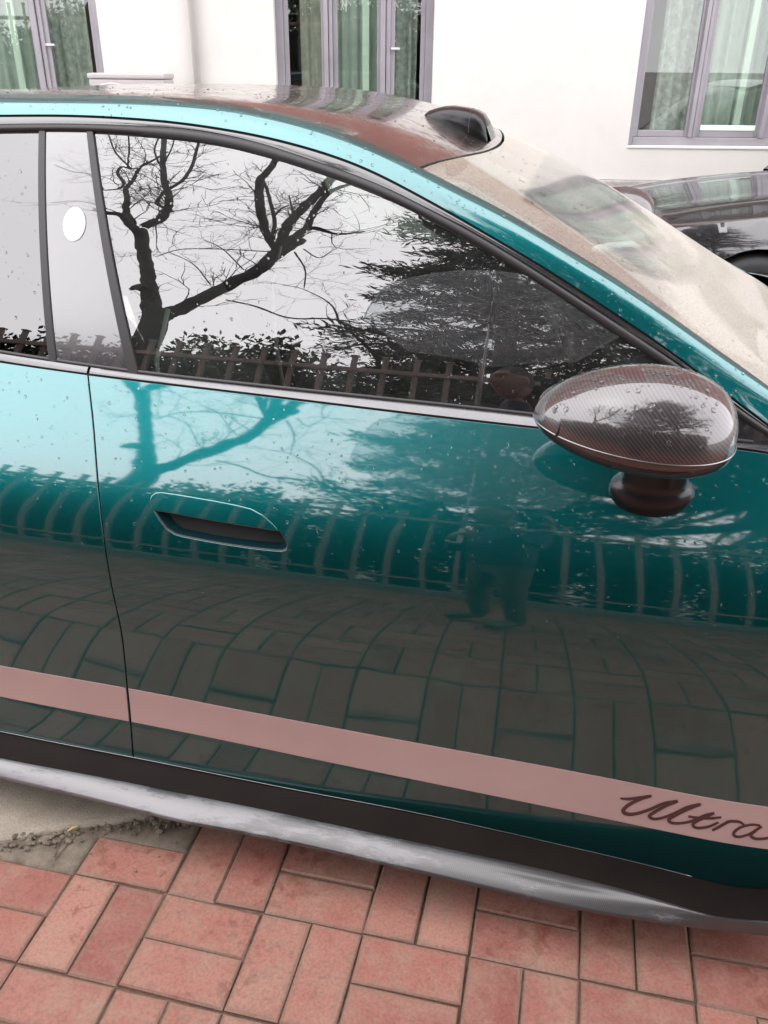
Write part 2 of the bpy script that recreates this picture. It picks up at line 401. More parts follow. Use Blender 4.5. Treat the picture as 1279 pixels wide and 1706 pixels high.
def brick_mat():
    m, t, b = new_mat('red_clay_brick'); setp(b, Roughness=.62, Specular_IOR_Level=.5)
    g = t.nodes.new('ShaderNodeNewGeometry'); oi = t.nodes.new('ShaderNodeObjectInfo')
    rnd = math_n(t, 'FRACT', math_n(t, 'ADD', math_n(t, 'MULTIPLY', g.outputs['Random Per Island'], 3.7), math_n(t, 'MULTIPLY', oi.outputs['Random'], 7.3)))
    base = ramp(t, rnd, [(0, (.185, .056, .042)), (.3, (.25, .092, .068)), (.55, (.21, .072, .055)), (.8, (.255, .103, .077)), (1, (.285, .128, .097))])
    pos = g.outputs['Position']
    n1 = noise(t, 9, 6, vec=pos, rough=.65); n2 = noise(t, 160, 3, vec=pos); n3 = noise(t, 30, 4, vec=pos, rough=.7); n4 = noise(t, 3.0, 3, vec=pos)
    pale = ramp(t, n1.outputs[0], [(.42, (0,)*3), (.75, (.5,)*3)])
    c = mixc(t, pale.outputs[0], base.outputs[0], (.28, .165, .122))
    damp = ramp(t, math_n(t, 'ADD', math_n(t, 'MULTIPLY', n3.outputs[0], .7), math_n(t, 'MULTIPLY', n4.outputs[0], .45)), [(.635, (0,)*3), (.70, (.8,)*3)])
    c = mixc(t, damp.outputs[0], c, (.16, .045, .032))
    sp = ramp(t, noise(t, 62, 2, vec=pos).outputs[0], [(.70, (0,)*3), (.745, (.65,)*3)])
    c = mixc(t, sp.outputs[0], c, (.15, .055, .042))
    dirt_sheen = ramp(t, math_n(t, 'ADD', math_n(t, 'MULTIPLY', noise(t, 5.5, 5, vec=pos, rough=.75).outputs[0], .8), math_n(t, 'MULTIPLY', n3.outputs[0], .3)), [(.53, (0,)*3), (.70, (.62,)*3)])
    c = mixc(t, dirt_sheen.outputs[0], c, (.24, .16, .115))
    tg_ = t.nodes.new('ShaderNodeTexCoord'); sg = t.nodes.new('ShaderNodeSeparateXYZ'); t.links.new(tg_.outputs['Generated'], sg.inputs[0])
    ex_ = math_n(t, 'MULTIPLY', math_n(t, 'MINIMUM', sg.outputs[0], math_n(t, 'SUBTRACT', 1.0, sg.outputs[0])), 2.0)
    ey_ = math_n(t, 'MINIMUM', sg.outputs[1], math_n(t, 'SUBTRACT', 1.0, sg.outputs[1]))
    edg = ramp(t, math_n(t, 'ADD', math_n(t, 'MINIMUM', ex_, ey_), math_n(t, 'MULTIPLY', math_n(t, 'SUBTRACT', n3.outputs[0], .5), .35)), [(.0, (.75,)*3), (.13, (0,)*3)])
    c = mixc(t, edg.outputs[0], c, (.17, .105, .075))
    gr = ramp(t, n2.outputs[0], [(.3, (.72,)*3), (.6, (1.05,)*3)])
    c = mixc(t, .8, c, gr.outputs[0], 'MULTIPLY')
    pit = ramp(t, noise(t, 420, 1, vec=pos).outputs[0], [(.70, (0,)*3), (.78, (.22,)*3)])
    c = mixc(t, pit.outputs[0], c, (.55, .42, .34))
    t.links.new(c, b.inputs['Base Color'])
    rr = ramp(t, damp.outputs[0], [(0, (.66,)*3), (1, (.35,)*3)]); t.links.new(rr.outputs[0], b.inputs['Roughness'])
    bump(t, b, math_n(t, 'ADD', n2.outputs[0], n3.outputs[0]), .35, .0025); return m
M['brick'] = brick_mat()
def sheet(name, x0, x1, y0, y1, z, mat, nx=1, ny=1, dz=0):
    xs = np.linspace(x0, x1, nx+1); ys = np.linspace(y0, y1, ny+1); V = []; F = []
    for y in ys:
        for x in xs: V.append((x, y, z+(RNG.uniform(-dz, dz) if dz else 0)))
    for j in range(ny):
        for i in range(nx): F.append((j*(nx+1)+i, j*(nx+1)+i+1, (j+1)*(nx+1)+i+1, (j+1)*(nx+1)+i))
    return finish(name, V, F, mat, smooth=bool(dz))
tag(sheet('ground', -400, 400, -400, 400, -.03, M['yard']), 'grey concrete yard under and beyond the parked cars', 'ground', kind='structure')
U = .212
PX0, PX1, PY0, PY1 = -22, 24, -1, 14
pav = tag(sheet('brick_pavement', PX0*U, PX1*U, -PY1*U, -PY0*U, -.008, M['joint']), 'red brick paving in basket weave beside the car', 'pavement', kind='structure')
def brick_mesh(seed):
    r = np.random.default_rng(seed); a, b, h = .1034, .0510, .03; e = .0035
    bm = bmesh.new(); bmesh.ops.create_cube(bm, size=1)
    for v in bm.verts: v.co = Vector((v.co.x*2*a, v.co.y*2*b, v.co.z*h-h/2))
    top = [ed for ed in bm.edges if all(v.co.z > -1e-6 for v in ed.verts)]
    bmesh.ops.bevel(bm, geom=top, offset=e, segments=1, affect='EDGES')
    for v in bm.verts: v.co += Vector((r.uniform(-.0012, .0012), r.uniform(-.0012, .0012), r.uniform(-.0006, .0006)))
    me = bpy.data.meshes.new('brick'); bm.to_mesh(me); bm.free(); me.materials.append(M['brick']); return me
BM = [brick_mesh(i) for i in range(8)]
spots = []
for i in range(PX0, PX1):
    for j in range(PY0, PY1):
        if (i, j) in ((-1, 0), (-2, 0), (-3, 0), (-1, -1), (-2, -1), (-3, -1), (-4, 0), (-4, -1), (0, -1)): continue
        cx, cy = (i+.5)*U, -(j+.5)*U; vert = (i+j) % 2 == 1
        for s in (-1, 1):
            if (i, j, s) == (0, 0, 1): continue
            p = (cx+s*U/4, cy, pi/2) if vert else (cx, cy+s*U/4, 0)
            d = (p[0]-.55)**2+1.2*(p[1]+.55)**2
            spots.append((d, p))
spots.sort(); rest = MB(); rr = random.Random(3)
for k, (d, (x, y, a)) in enumerate(spots):
    me = BM[rr.randrange(8)]; a += rr.choice((0, pi))+rr.gauss(0, .009); z = rr.uniform(-.0035, .0012); tx, ty = rr.gauss(0, .006), rr.gauss(0, .008)
    if k < 300:
        o = bpy.data.objects.new('brick', me); COL.objects.link(o); o.location = (x, y, z); o.rotation_euler = (tx, ty, a); o.parent = pav
    else:
        R3 = Matrix.Translation((x, y, z)) @ Matrix.Rotation(a, 4, 'Z')
        rest.add([R3 @ v.co for v in me.vertices], [list(p.vertices) for p in me.polygons])
tag(rest.build('distant_brick', M['brick'], pav), kind='stuff')
# broken concrete where bricks are missing
def ragged(name, outline, z, th, mat, amp, seed, step=.012):
    r = np.random.default_rng(seed); out = resample(outline, step)
    G = np.array([(x, y) for x in np.arange(out[:, 0].min(), out[:, 0].max(), step*1.5) for y in np.arange(out[:, 1].min(), out[:, 1].max(), step*1.5)])
    G = G[inside(out, G) & (dist_poly(G, out) > step*.6)]
    P = np.concatenate([out, G]); E = [(i, (i+1) % len(out)) for i in range(len(out))]
    t = delaunay_2d_cdt([Vector(p) for p in P], E, [], 0, 1e-7); V2 = np.array([(v.x, v.y) for v in t[0]]); T = np.array(t[2])
    T = T[inside(out, V2[T].mean(1))]
    ed = dist_poly(V2, out)
    zz = z+r.uniform(-amp, amp, len(V2))*.5-np.where(ed < step, amp*1.6, 0)+amp*np.sin(V2[:, 0]*31)*np.cos(V2[:, 1]*27)
    V = [(x, y, q) for (x, y), q in zip(V2, zz)]; F = [tuple(q) for q in T]; n = len(V)
    idx = [int(np.argmin(np.sum((V2-p)**2, 1))) for p in out]
    for p, i in zip(out, idx): V.append((p[0], p[1], z-th))
    for q in range(len(out)):
        j = (q+1) % len(out); F.append((idx[q], n+q, n+j, idx[j]))
    m = MB(); m.add(V, F); return m.build(name, mat, None, True)
edge = [at_z(a, b, .008)[:2] for a, b in ((0, 1401), (20, 1396), (48, 1391), (75, 1384), (100, 1383), (122, 1376), (150, 1373), (185, 1370), (215, 1363), (240, 1361), (262, 1355), (285, 1357), (305, 1352))]
slab_out = [(-1.2, edge[0][1]+.03), (-.6, edge[0][1]+.012)]+[tuple(e) for e in edge]+[(.19, .12), (.2, .34), (-1.2, .34)]
tag(ragged('concrete_slab', slab_out, .009, .03, M['slab'], .0012, 5), 'tan concrete slab with a broken edge under the side skirt', 'slab', kind='structure')
tag(ragged('mortar_bed', [(-1.2, -.213), (-.2, -.2145), (-.003, -.2135), (-.001, -.108), (.1, -.1085), (.209, -.109), (.2085, .04), (-1.2, .04)], -.003, .02, M['mortar'], .0022, 9, .01), 'crumbled mortar bed where paving bricks are missing', 'mortar', kind='structure')
cr = MB(); rr = random.Random(21)
for k in range(210):
    i = rr.randrange(len(edge)-1); t = rr.random(); p = edge[i]*(1-t)+edge[i+1]*t+np.array([rr.gauss(0, .012), rr.gauss(-.012, .014)])
    if k > 185: p = np.array([rr.uniform(-.3, .2), rr.uniform(-.2, -.02)])
    s = (abs(rr.gauss(.003, .0022))+.0012)*(.45 if k > 185 else 1); bm = bmesh.new(); bmesh.ops.create_icosphere(bm, subdivisions=1, radius=s)
    for v in bm.verts: v.co = Vector((p[0]+v.co.x*rr.uniform(.7, 1.4), p[1]+v.co.y*rr.uniform(.7, 1.4), .0+s*.5+v.co.z*.8))
    bm.verts.ensure_lookup_table(); cr.add([v.co for v in bm.verts], [[v.index for v in f.verts] for f in bm.faces]); bm.free()
tag(cr.build('mortar_crumbs', M['mortar']), 'loose crumbs of mortar along the broken slab edge', 'crumbs', kind='stuff')
M['twig'] = plain('dry_yellow_stalk', (.42, .33, .13), .7)
a = at_z(112, 1385, .017); b = at_z(134, 1375, .019)
tw = MB(); tw.tube([a, (a*.6+b*.4)+np.array([0, 0, .003]), b], [.0015, .0032, .0012], 6)
tag(tw.build('dry_stalk', M['twig'], None, True), 'short dry yellow stalk lying on the broken slab edge', 'plant stalk')
# hairline cracks in the mortar: thin grooves filled with dark soil
for pts in (((105, 1395), (98, 1408), (90, 1428)), ((128, 1391), (108, 1412), (92, 1432))):
    m = MB(); P = [at_z(q[0], q[1], .0005) for q in pts]; m.tube(P, [.0009, .0012, .0006], 5); tag(m.build('mortar_crack', M['joint']), kind='structure')

# ------------------------------------------------------------------ building
WD = 7.0; A_W = atan2(.2187, .9757)
FH = np.array([-.2187, .9757, 0]); UH = np.array([.9757, .2187, 0])
WO = CAM*np.array([1, 1, 0])+FH*WD                             # a point on the wall plane
def wall_px(px, py, d=0.):
    r = ray(px, py); t = (WD-d)/(r@FH); p = CAM+r*t; return (p-WO)@UH, p[2]
def plaster():
    m, t, b = new_mat('white_painted_render'); setp(b, Roughness=.85)
    n = noise(t, 1.3, 6, rough=.7); c = ramp(t, n.outputs[0], [(.3, (.53, .507, .478)), (.7, (.585, .562, .533))])
    st = noise(t, 6, 5); s = ramp(t, st.outputs[0], [(.28, (.93, .92, .9)), (.45, (1, 1, 1))])
    t.links.new(mixc(t, .5, c.outputs[0], s.outputs[0], 'MULTIPLY'), b.inputs['Base Color']); bump(t, b, noise(t, 120, 3).outputs[0], .25, .004); return m
M['plaster'] = plaster()
M['plinth'] = concrete('speckled_plinth', (.26, .24, .225), (.42, .39, .37), 14, .8)
M['cladding'] = plain('red_brown_tile_cladding', (.23, .085, .065), .6, var=.2, scale=3, bumps=.3)
M['alu'] = plain('lavender_grey_aluminium', (.28, .262, .285), .42, .25, var=.1, scale=5)
M['pvc'] = plain('pale_mint_sash', (.60, .68, .60), .5, var=.05)
M['pane'] = thin_glass('window_pane', (.84, .88, .85), .06)
M['room'] = plain('dim_room', (.22, .22, .21), .9)
M['curt_a'] = plain('beige_curtain', (.50, .475, .42), .9, var=.2, scale=12)
M['curt_b'] = plain('sea_green_curtain', (.44, .49, .45), .9, var=.12, scale=10)
M['curt_c'] = plain('grey_patterned_curtain', (.42, .44, .41), .9, var=.35, scale=25)
bld = empty('apartment_building', tuple(WO), 'white rendered building with grey framed windows and red-brown cladding above', 'building', rz=A_W)
def bpart(m, name, mat, parent=None, smooth=False):            # local wall coordinates: x along wall, y into the wall, z up
    o = m.build(name, mat, None, smooth); o.parent = parent or bld; return o
z_sill = wall_px(1150, 244)[1]; z_pl = wall_px(1100, 300)[1]
u2a, u2b = wall_px(457, 60)[0], wall_px(724, 20)[0]; u1b = wall_px(171, 100)[0]; u3a = wall_px(1047, 232)[0]
WINS = [(u1b-1.55, u1b), (u2a, u2b), (u3a, u3a+1.5), (u3a+3.1, u3a+4.6), (u1b-4.6, u1b-3.1)]
ZT, ZG = z_sill+1.55, 2.66
US = [-14.]+sorted(sum(([a, b] for a, b in WINS), []))+[15.]
m = MB(); T_ = .24
m.box((US[0], 0, z_pl), (US[-1], T_, z_sill)); m.box((US[0], 0, ZT), (US[-1], T_, ZG))
for i in range(0, len(US)-1, 2): m.box((US[i], 0, z_sill), (US[i+1], T_, ZT))
bpart(m, 'wall', M['plaster'])
m = MB(); m.box((US[0], -.035, -.03), (US[-1], T_, z_pl-.003), .012); bpart(m, 'plinth', M['plinth'])
m = MB(); m.box((US[0], -.02, ZG+.003), (US[-1], T_, 15.2)); cl = bpart(m, 'upper_wall', M['cladding'])  # upper storeys out of view, raised to block more sky light
m = MB(); m.box((US[0]-.2, -.35, 15.203), (US[-1]+.2, 6, 15.55)); bpart(m, 'roof', M['plaster'])
m = MB(); m.box((US[0], 5.9, -.03), (US[-1], 6, 15.2)); m.box((US[0], T_+.003, -.03), (US[0]+.1, 5.897, 15.2)); m.box((US[-1]-.1, T_+.003, -.03), (US[-1], 5.897, 15.2)); bpart(m, 'rear_wall', M['plaster'])
for fl in (4.0, 7.0, 10.0, 12.9):                                          # upper windows with white surrounds
    for a, b in WINS:
        m = MB(); m.box((a-.1, -.06, fl-.1), (a, -.022, fl+1.7)); m.box((b, -.06, fl-.1), (b+.1, -.022, fl+1.7)); m.box((a+.002, -.06, fl-.1), (b-.002, -.022, fl)); m.box((a+.002, -.06, fl+1.6), (b-.002, -.022, fl+1.7))
        s = bpart(m, 'window_surround', M['plaster'])
        m = MB(); m.box((a+.01, -.045, fl+.01), (b-.01, -.024, fl+1.59)); g = bpart(m, 'upper_window', M['room']); 
        m = MB(); m.box((a+.02, -.052, fl+.02), (b-.02, -.049, fl+1.58)); p = bpart(m, 'pane', M['pane'], bld)
def curtain(a, b, z0, z1, y, amp, wl, seed):
    r = random.Random(seed); xs = np.linspace(a, b, max(8, int((b-a)/.012))); ph = r.uniform(0, 6)
    yy = y+amp*np.sin(xs/wl*2*pi+ph)+amp*.5*np.sin(xs/wl*2*pi*1.7+ph*2)
    m = MB(); m.grid([np.stack([xs, yy*1+amp*.3*np.sin(xs*20), 0*xs+z], 1) for z in (z0, (z0+z1)/2, z1)]); return m
def window(a, b, kind):
    W = b-a; y0 = .10; fr = .055
    m = MB(); m.box((a, y0, z_sill), (a+fr, y0+.08, ZT), .004); m.box((b-fr, y0, z_sill), (b, y0+.08, ZT), .004)
    m.box((a+fr+.001, y0, ZT-fr), (b-fr-.001, y0+.08, ZT), .004); m.box((a+fr+.001, y0, z_sill), (b-fr-.001, y0+.08, z_sill+fr), .004)
    root = bpart(m, 'window_frame', M['alu'])
    m = MB(); m.box((a-.005, -.008, z_sill-.016), (b+.005, y0-.004, z_sill-.003), .003); bpart(m, 'window_sill', M['plaster'])
    c1, c2 = a+W*.335, a+W*.70
    cells = [(a+fr, c1-.02, 0), (c1+.028, c2-.03, 1), (c2+.03, b-fr, 2)]
    for c, wd in ((c1, .034), (c2, .04)):
        m = MB(); m.box((c-wd, y0-.012, z_sill+fr+.001), (c-.004, y0+.07, ZT-fr-.001), .005); m.box((c+.0, y0+.002, z_sill+fr+.001), (c+wd*.8, y0+.07, ZT-fr-.001), .005)
        q = bpart(m, 'mullion', M['alu'], bld)
    for (x0, x1, k) in cells:
        sm = M['alu']; s = .035; zb, zt = z_sill+fr+.002, ZT-fr-.002; ys = y0+.018+.015*(k % 2)
        m = MB(); m.box((x0+.001, ys, zb), (x0+s, ys+.03, zt), .003); m.box((x1-s, ys, zb), (x1-.001, ys+.03, zt), .003)
        m.box((x0+s+.001, ys, zb), (x1-s-.001, ys+.03, zb+s*1.3), .003); m.box((x0+s+.001, ys, zt-s), (x1-s-.001, ys+.03, zt), .003)
        sash = bpart(m, 'sash', sm)
        if k == 1:
            m = MB(); m.box((x0+(x1-x0)*.60, ys+.034, zb), (x0+(x1-x0)*.60+.05, ys+.06, zt), .003); m.box((x0+s, ys-.006, zb+s*1.35), (x1-s, ys+.01, zb+s*2.4), .003) if kind == 2 else None; bpart(m, 'inner_sash', M['pvc'])
        m = MB(); m.box((x0+s, ys+.012, zb+s), (x1-s, ys+.016, zt-s)); bpart(m, 'pane', M['pane'])
        cm = M[('curt_a', 'curt_b', 'curt_c')[(k+kind) % 3 if kind != 1 else k]] if k != 1 else M['curt_b']
        lo, hi = (x0, x1) if k == 1 else (x0+(x1-x0)*(.42 if k == 0 else 0), x1 if k == 0 else x1-(x1-x0)*.3)
        bpart(curtain(lo-.02, hi+.02, z_sill-.1, ZT+.1, y0+.15, .018, .09, k+kind*3), 'curtain', cm, None, True)
    if kind != 2:
        m = MB(); m.box((c2+.036, y0-.012, z_sill+.62), (c2+.10, y0+.006, z_sill+.635), .003); bpart(m, 'latch', M['white'])
    m = MB(); m.box((a-.3, y0+.8, z_sill-.5), (b+.3, y0+.82, ZT+.3)); m.box((a-.3, T_+.005, ZT+.32), (b+.3, y0+.79, ZT+.34)); m.box((a-.3, T_+.005, z_sill-.54), (b+.3, y0+.79, z_sill-.52)); bpart(m, 'room_wall', M['room'])
for k, (a, b) in enumerate(WINS): window(a, b, k)
# rain pipe
up = wall_px(325, 60)[0]; pipe = MB(); pipe.tube([(up, -.045, .02), (up, -.045, 15.0)], .026, 14)
for z in (1.2, 2.02, 4.2, 6.2, 8.2): pipe.lathe([(.027, z), (.034, z+.003), (.034, z+.04), (.027, z+.043)], 14, 'z', (up, -.045, 0))
m = pipe.build('rain_pipe', M['plaster'], None, True); m.parent = bld
# air conditioner outdoor unit
ua, ub = wall_px(146, 130, .5)[0], wall_px(272, 130, .5)[0]; zt = wall_px(200, 122, .5)[1]
M['ac'] = plain('cream_white_sheet_metal', (.40, .37, .365), .45, var=.03)
M['ac_dark'] = plain('dark_grille', (.10, .10, .10), .6)
ac = empty('air_conditioner_unit', tuple(WO+UH*(ua+ub)/2-FH*.34+np.array([0, 0, zt-.56])), 'white air conditioner outdoor unit with round fan grille on the building wall', 'air conditioner', rz=A_W)
hw = (ub-ua)/2
def apart(m, n, mat, p=None, sm=False): o = m.build(n, mat, None, sm); o.parent = p or ac; return o
m = MB(); m.box((-hw, -.15, .03), (hw, .15, .525), .012); cs = apart(m, 'case', M['ac'])
m = MB(); m.box((-hw-.006, -.158, .526), (hw+.006, .156, .56), .01); apart(m, 'lid', M['ac'])
fx = -hw*.38; m = MB(); m.lathe([(.215, -.156), (.215, -.170), (.195, -.170), (.195, -.156)], 36, 'y', (fx, 0, .29)); gr = apart(m, 'grille_ring', M['ac'], None, True)
m = MB(); m.lathe([(0.0, -.1525), (.195, -.1525)], 36, 'y', (fx, 0, .29)); apart(m, 'fan_opening', M['ac_dark'])
m = MB()
for k in range(30):
    t = 2*pi*k/30; m.tube([(fx+.03*cos(t), -.163, .29+.03*sin(t)), (fx+.2*cos(t+.25), -.166, .29+.2*sin(t+.25))], .003, 4)
apart(m, 'grille_bars', M['ac'])
m = MB(); m.box((hw*.42, -.156, .43), (hw*.72, -.152, .445)); apart(m, 'badge_slot', M['ac_dark'])
for s in (-1, 1):
    m = MB(); m.box((s*hw*.7-.02, -.16, 0), (s*hw*.7+.02, .34, .028), .004); m.box((s*hw*.7-.02, .31, -.3), (s*hw*.7+.02, .339, -.002), .004); m.tube([(s*hw*.7, -.1, -.0), (s*hw*.7, .31, -.26)], .012, 6); apart(m, 'bracket', M['alu'])

# ------------------------------------------------------------------ the teal car: guide curves (x forward, z up, the near flank at y = 0)
def curve_px(pts, f, rear=(), front=()):
    return list(rear)+[(p[0], p[2]) for p in (hit(a, b, f) for a, b in pts)]+list(front)
GT = smooth_curve(curve_px([(0, 218), (150, 218), (275, 227), (360, 238), (450, 260), (550, 292), (640, 327), (737, 375), (820, 422), (920, 484), (1036, 562), (1092, 598), (1190, 665), (1255, 712)], y_glass,
    [(-1.42, 1.16), (-1.25, 1.235), (-1.0, 1.315), (-.75, 1.367), (-.5, 1.398)], [(1.31, .95)]), .03)
RBT = smooth_curve(curve_px([(0, 207), (150, 207), (275, 212), (400, 230), (500, 260), (600, 295), (640, 311), (700, 341), (775, 380), (850, 424), (950, 488), (1060, 560), (1120, 600), (1215, 668), (1279, 714)], y_glass,
    [(-1.47, 1.165), (-1.27, 1.25), (-1.0, 1.33), (-.75, 1.38), (-.5, 1.41)], [(1.36, .94)]), .03)
LT = smooth_curve(curve_px([(0, 191), (125, 191), (250, 198), (400, 218), (500, 241), (600, 274), (682, 315), (760, 358), (825, 396), (910, 446), (1005, 508), (1098, 570), (1192, 640), (1279, 706)], y_glass,
    [(-1.9, 1.05), (-1.6, 1.15), (-1.3, 1.265), (-1.0, 1.352), (-.75, 1.402), (-.5, 1.432)], [(1.4, .915)]), .04)
BH = smooth_curve(curve_px([(0, 589), (145, 611), (225, 622), (430, 645), (640, 667), (892, 694), (1223, 737), (1279, 742)], y_glass, [(-1.45, 1.115), (-1.2, 1.07), (-.8, 1.04), (-.5, 1.024)], [(1.36, .955)]), .06)
BL = smooth_curve(curve_px([(0, 605), (145, 626), (430, 660), (640, 686), (892, 715), (1223, 748), (1279, 756)], y_body, [(-2.4, .93), (-2.1, .985), (-1.7, 1.01), (-1.2, 1.015), (-.7, 1.008)], [(1.45, .935), (1.75, .895), (2.1, .835), (2.4, .755), (2.62, .66)]), .08)
DB = smooth_curve(curve_px([(0, 1218), (110, 1240), (225, 1262), (320, 1281), (500, 1317), (640, 1343), (825, 1382), (920, 1404), (1060, 1436), (1170, 1464), (1255, 1487)], y_body, [(-.8, .17)], [(1.5, .145)]), .06)
def on_rail(px, py):
    for Y in np.linspace(.15, .6, 901):
        q = at_y(px, py, Y)
        if Y-y_glass(q[0], q[2]) > .03: return q
RTp = [on_rail(a, b) for a, b in [(0, 156), (200, 159), (350, 167), (450, 184), (550, 212), (640, 247), (690, 273), (755, 308), (850, 355), (920, 399), (983, 436), (1080, 499), (1170, 564), (1279, 642)]]
RTy, RTz = smooth_curve([(-2.35, .32, .985), (-2.1, .35, 1.07), (-1.8, .365, 1.185), (-1.4, .385, 1.325), (-1.0, .405, 1.42), (-.6, .42, 1.466)]+[tuple(p) for p in RTp]+[(1.42, .19, .955), (1.55, .175, .90)], .05)
ZCf = smooth_curve([(-2.35, 1.0), (-2.1, 1.095), (-1.8, 1.215), (-1.4, 1.345), (-1, 1.437), (-.6, 1.472), (-.15, 1.479), (.1, 1.472), (.25, 1.466), (.39, 1.453), (.485, 1.438), (.67, 1.372), (.85, 1.292), (1.06, 1.183), (1.25, 1.076), (1.38, 1.0), (1.55, .90), (1.75, .80)], .06)

car = empty('sports_sedan', (.25, YC, 0), 'metallic teal sports sedan with pink side stripe and carbon mirror', 'car')
def dens(f, a, b, n=60): x = np.linspace(a, b, n); return list(zip(x, f(x)))
mirrored = []
def far(o, name=None):
    """the same part on the far flank"""
    c = o.copy(); COL.objects.link(c); c.parent = o.parent if o.parent is car else car
    c.matrix_parent_inverse = car_inv; c.scale = (1, -1, 1); c.location = (0, 2*YC, 0); return c
car_inv = Matrix.Translation((-.25, -YC, 0))
AX_F, AX_R, WZ, WR = 1.87, -1.2, .345, .345
def arch(cx, r=.385, a0=0, a1=180, n=26): return [(cx+r*cos(radians(t)), WZ+r*sin(radians(t))) for t in np.linspace(a0, a1, n)]
# seam between rear and front door
seam = [tuple(hit(a, b, y_body)[[0, 2]]) for a, b in ((146, 626), (150, 660), (155, 705), (160, 770), (165, 830), (173, 900), (186, 980), (202, 1055), (212, 1150), (221, 1256))]
sx = pchip([p[1] for p in seam][::-1], [p[0] for p in seam][::-1])
gap = .0026
def seam_pts(off, z0, z1, n=26): z = np.linspace(z0, z1, n); return [(float(sx(v))+off, float(v)) for v in z]
zt_s = float(BL(seam[0][0])); zb_s = float(DB(seam[-1][0]))
XS = float(seam[0][0]); XB = float(seam[-1][0])
# door handle pocket outline
def zoom5(p): return (220+p[0]*.2345, 790+p[1]*.2345)
hp_out = [(122, 190), (135, 150), (165, 130), (205, 126), (300, 139), (450, 164), (600, 190), (750, 220), (850, 246), (930, 290), (1000, 352), (1060, 418), (1095, 478), (1103, 515), (1095, 540), (1065, 551), (1000, 548), (850, 531), (700, 510), (550, 485), (450, 466), (360, 448), (300, 431), (240, 391), (190, 328), (148, 255)]
hp = pix_poly([zoom5(p) for p in hp_out], y_body)
hc = np.mean(hp, 0)
fd_out = dens(DB, XB+gap+.0, 1.455, 50)+[(1.46, .3), (1.46, .8), (1.455, float(BL(1.455))-.0)]+dens(BL, 1.45, XS+gap, 50)+seam_pts(gap, zb_s, zt_s)[::-1][1:-1]
fd_out = [(x, z) for x, z in fd_out]
dup_ = []
for p in fd_out:
    if not dup_ or abs(p[0]-dup_[-1][0])+abs(p[1]-dup_[-1][1]) > 1e-4: dup_.append(p)
front_door = patch('front_door', dup_, y_body, M['paint'], car, holes=[hp], step=.022, flange=.02, edge_round=.0009)
# rear door with the wheel arch bite, quarter panel, front fender
RD = -1.02
rd = seam_pts(-gap, zb_s, zt_s)+dens(BL, XS-gap, RD, 40)[1:]+[(RD-.02, .86), (RD+.06, .78), (RD+.14, .69)]+[p for p in arch(AX_R, .395, 62, 0) if p[0] > RD+.16]+[(AX_R+.40, .3), (AX_R+.42, .17)]+dens(DB, AX_R+.43, XB-gap, 30)[1:-1]
rear_door = patch('rear_door', rd, y_body, M['paint'], car, step=.03, flange=.02)
quarter = patch('rear_quarter_panel', [(-2.38, .4), (-2.2, .3)]+[(AX_R-.395, .3)]+arch(AX_R, .39, 180, 64)+[(RD+.13, .695), (RD+.052, .785), (RD-.026, .865), (RD-.006, float(BL(RD)))]+dens(BL, RD-.02, -2.38, 40)[1:], y_body, M['paint'], car, step=.035, flange=.02)
fender = patch('front_fender', [(1.466, .16), (1.466, .19), (AX_F-.388, .3)]+arch(AX_F, .39, 180, 0)+[(AX_F+.395, .3), (2.6, .32)]+dens(BL, 2.6, 1.462, 40), y_body, M['paint'], car, step=.035, flange=.02)
shell = patch('inner_shell', [(-.78, .14), (1.38, .14), (1.38, .9), (1.3, .93)]+dens(lambda x: BL(x)-.012, 1.25, -1.0, 40)+[(-.8, .8)], lambda x, z: y_body(x, z)+.024, M['dark'], car, step=.08)
for o in (front_door, rear_door, quarter, fender, shell): far(o)
# pink stripe: a decal on both doors, cut at the seam
ST = smooth_curve(curve_px([(0, 1109), (205, 1145), (415, 1186), (640, 1228), (940, 1282), (1279, 1346)], y_body, [(-.8, .36)], [(1.6, .31)]), .08)
SB = smooth_curve(curve_px([(0, 1160), (215, 1201), (640, 1288), (1000, 1361), (1279, 1417)], y_body, [(-.8, .285)], [(1.6, .225)]), .08)
def seam_clip(off, z0, z1): return [(float(sx(z))+off, z) for z in np.linspace(z0, z1, 8)]
xm = float(sx(.33))
s1 = seam_clip(gap+.001, float(SB(xm)), float(ST(xm)))[::-1]+dens(SB, xm+gap+.003, 1.45, 40)[1:]+dens(ST, 1.45, xm+gap+.003, 40)[:-1]
s2 = seam_clip(-gap-.001, float(SB(xm)), float(ST(xm)))+dens(ST, xm-gap-.003, -.775, 40)[1:]+dens(SB, -.775, xm-gap-.003, 40)[:-1]
for q, pd in ((s1, front_door), (s2, rear_door)):
    st = patch('stripe', q, y_body, M['stripe'], pd, step=.03, off=-.0012, flange=.001, edge_round=.0003); far(st)
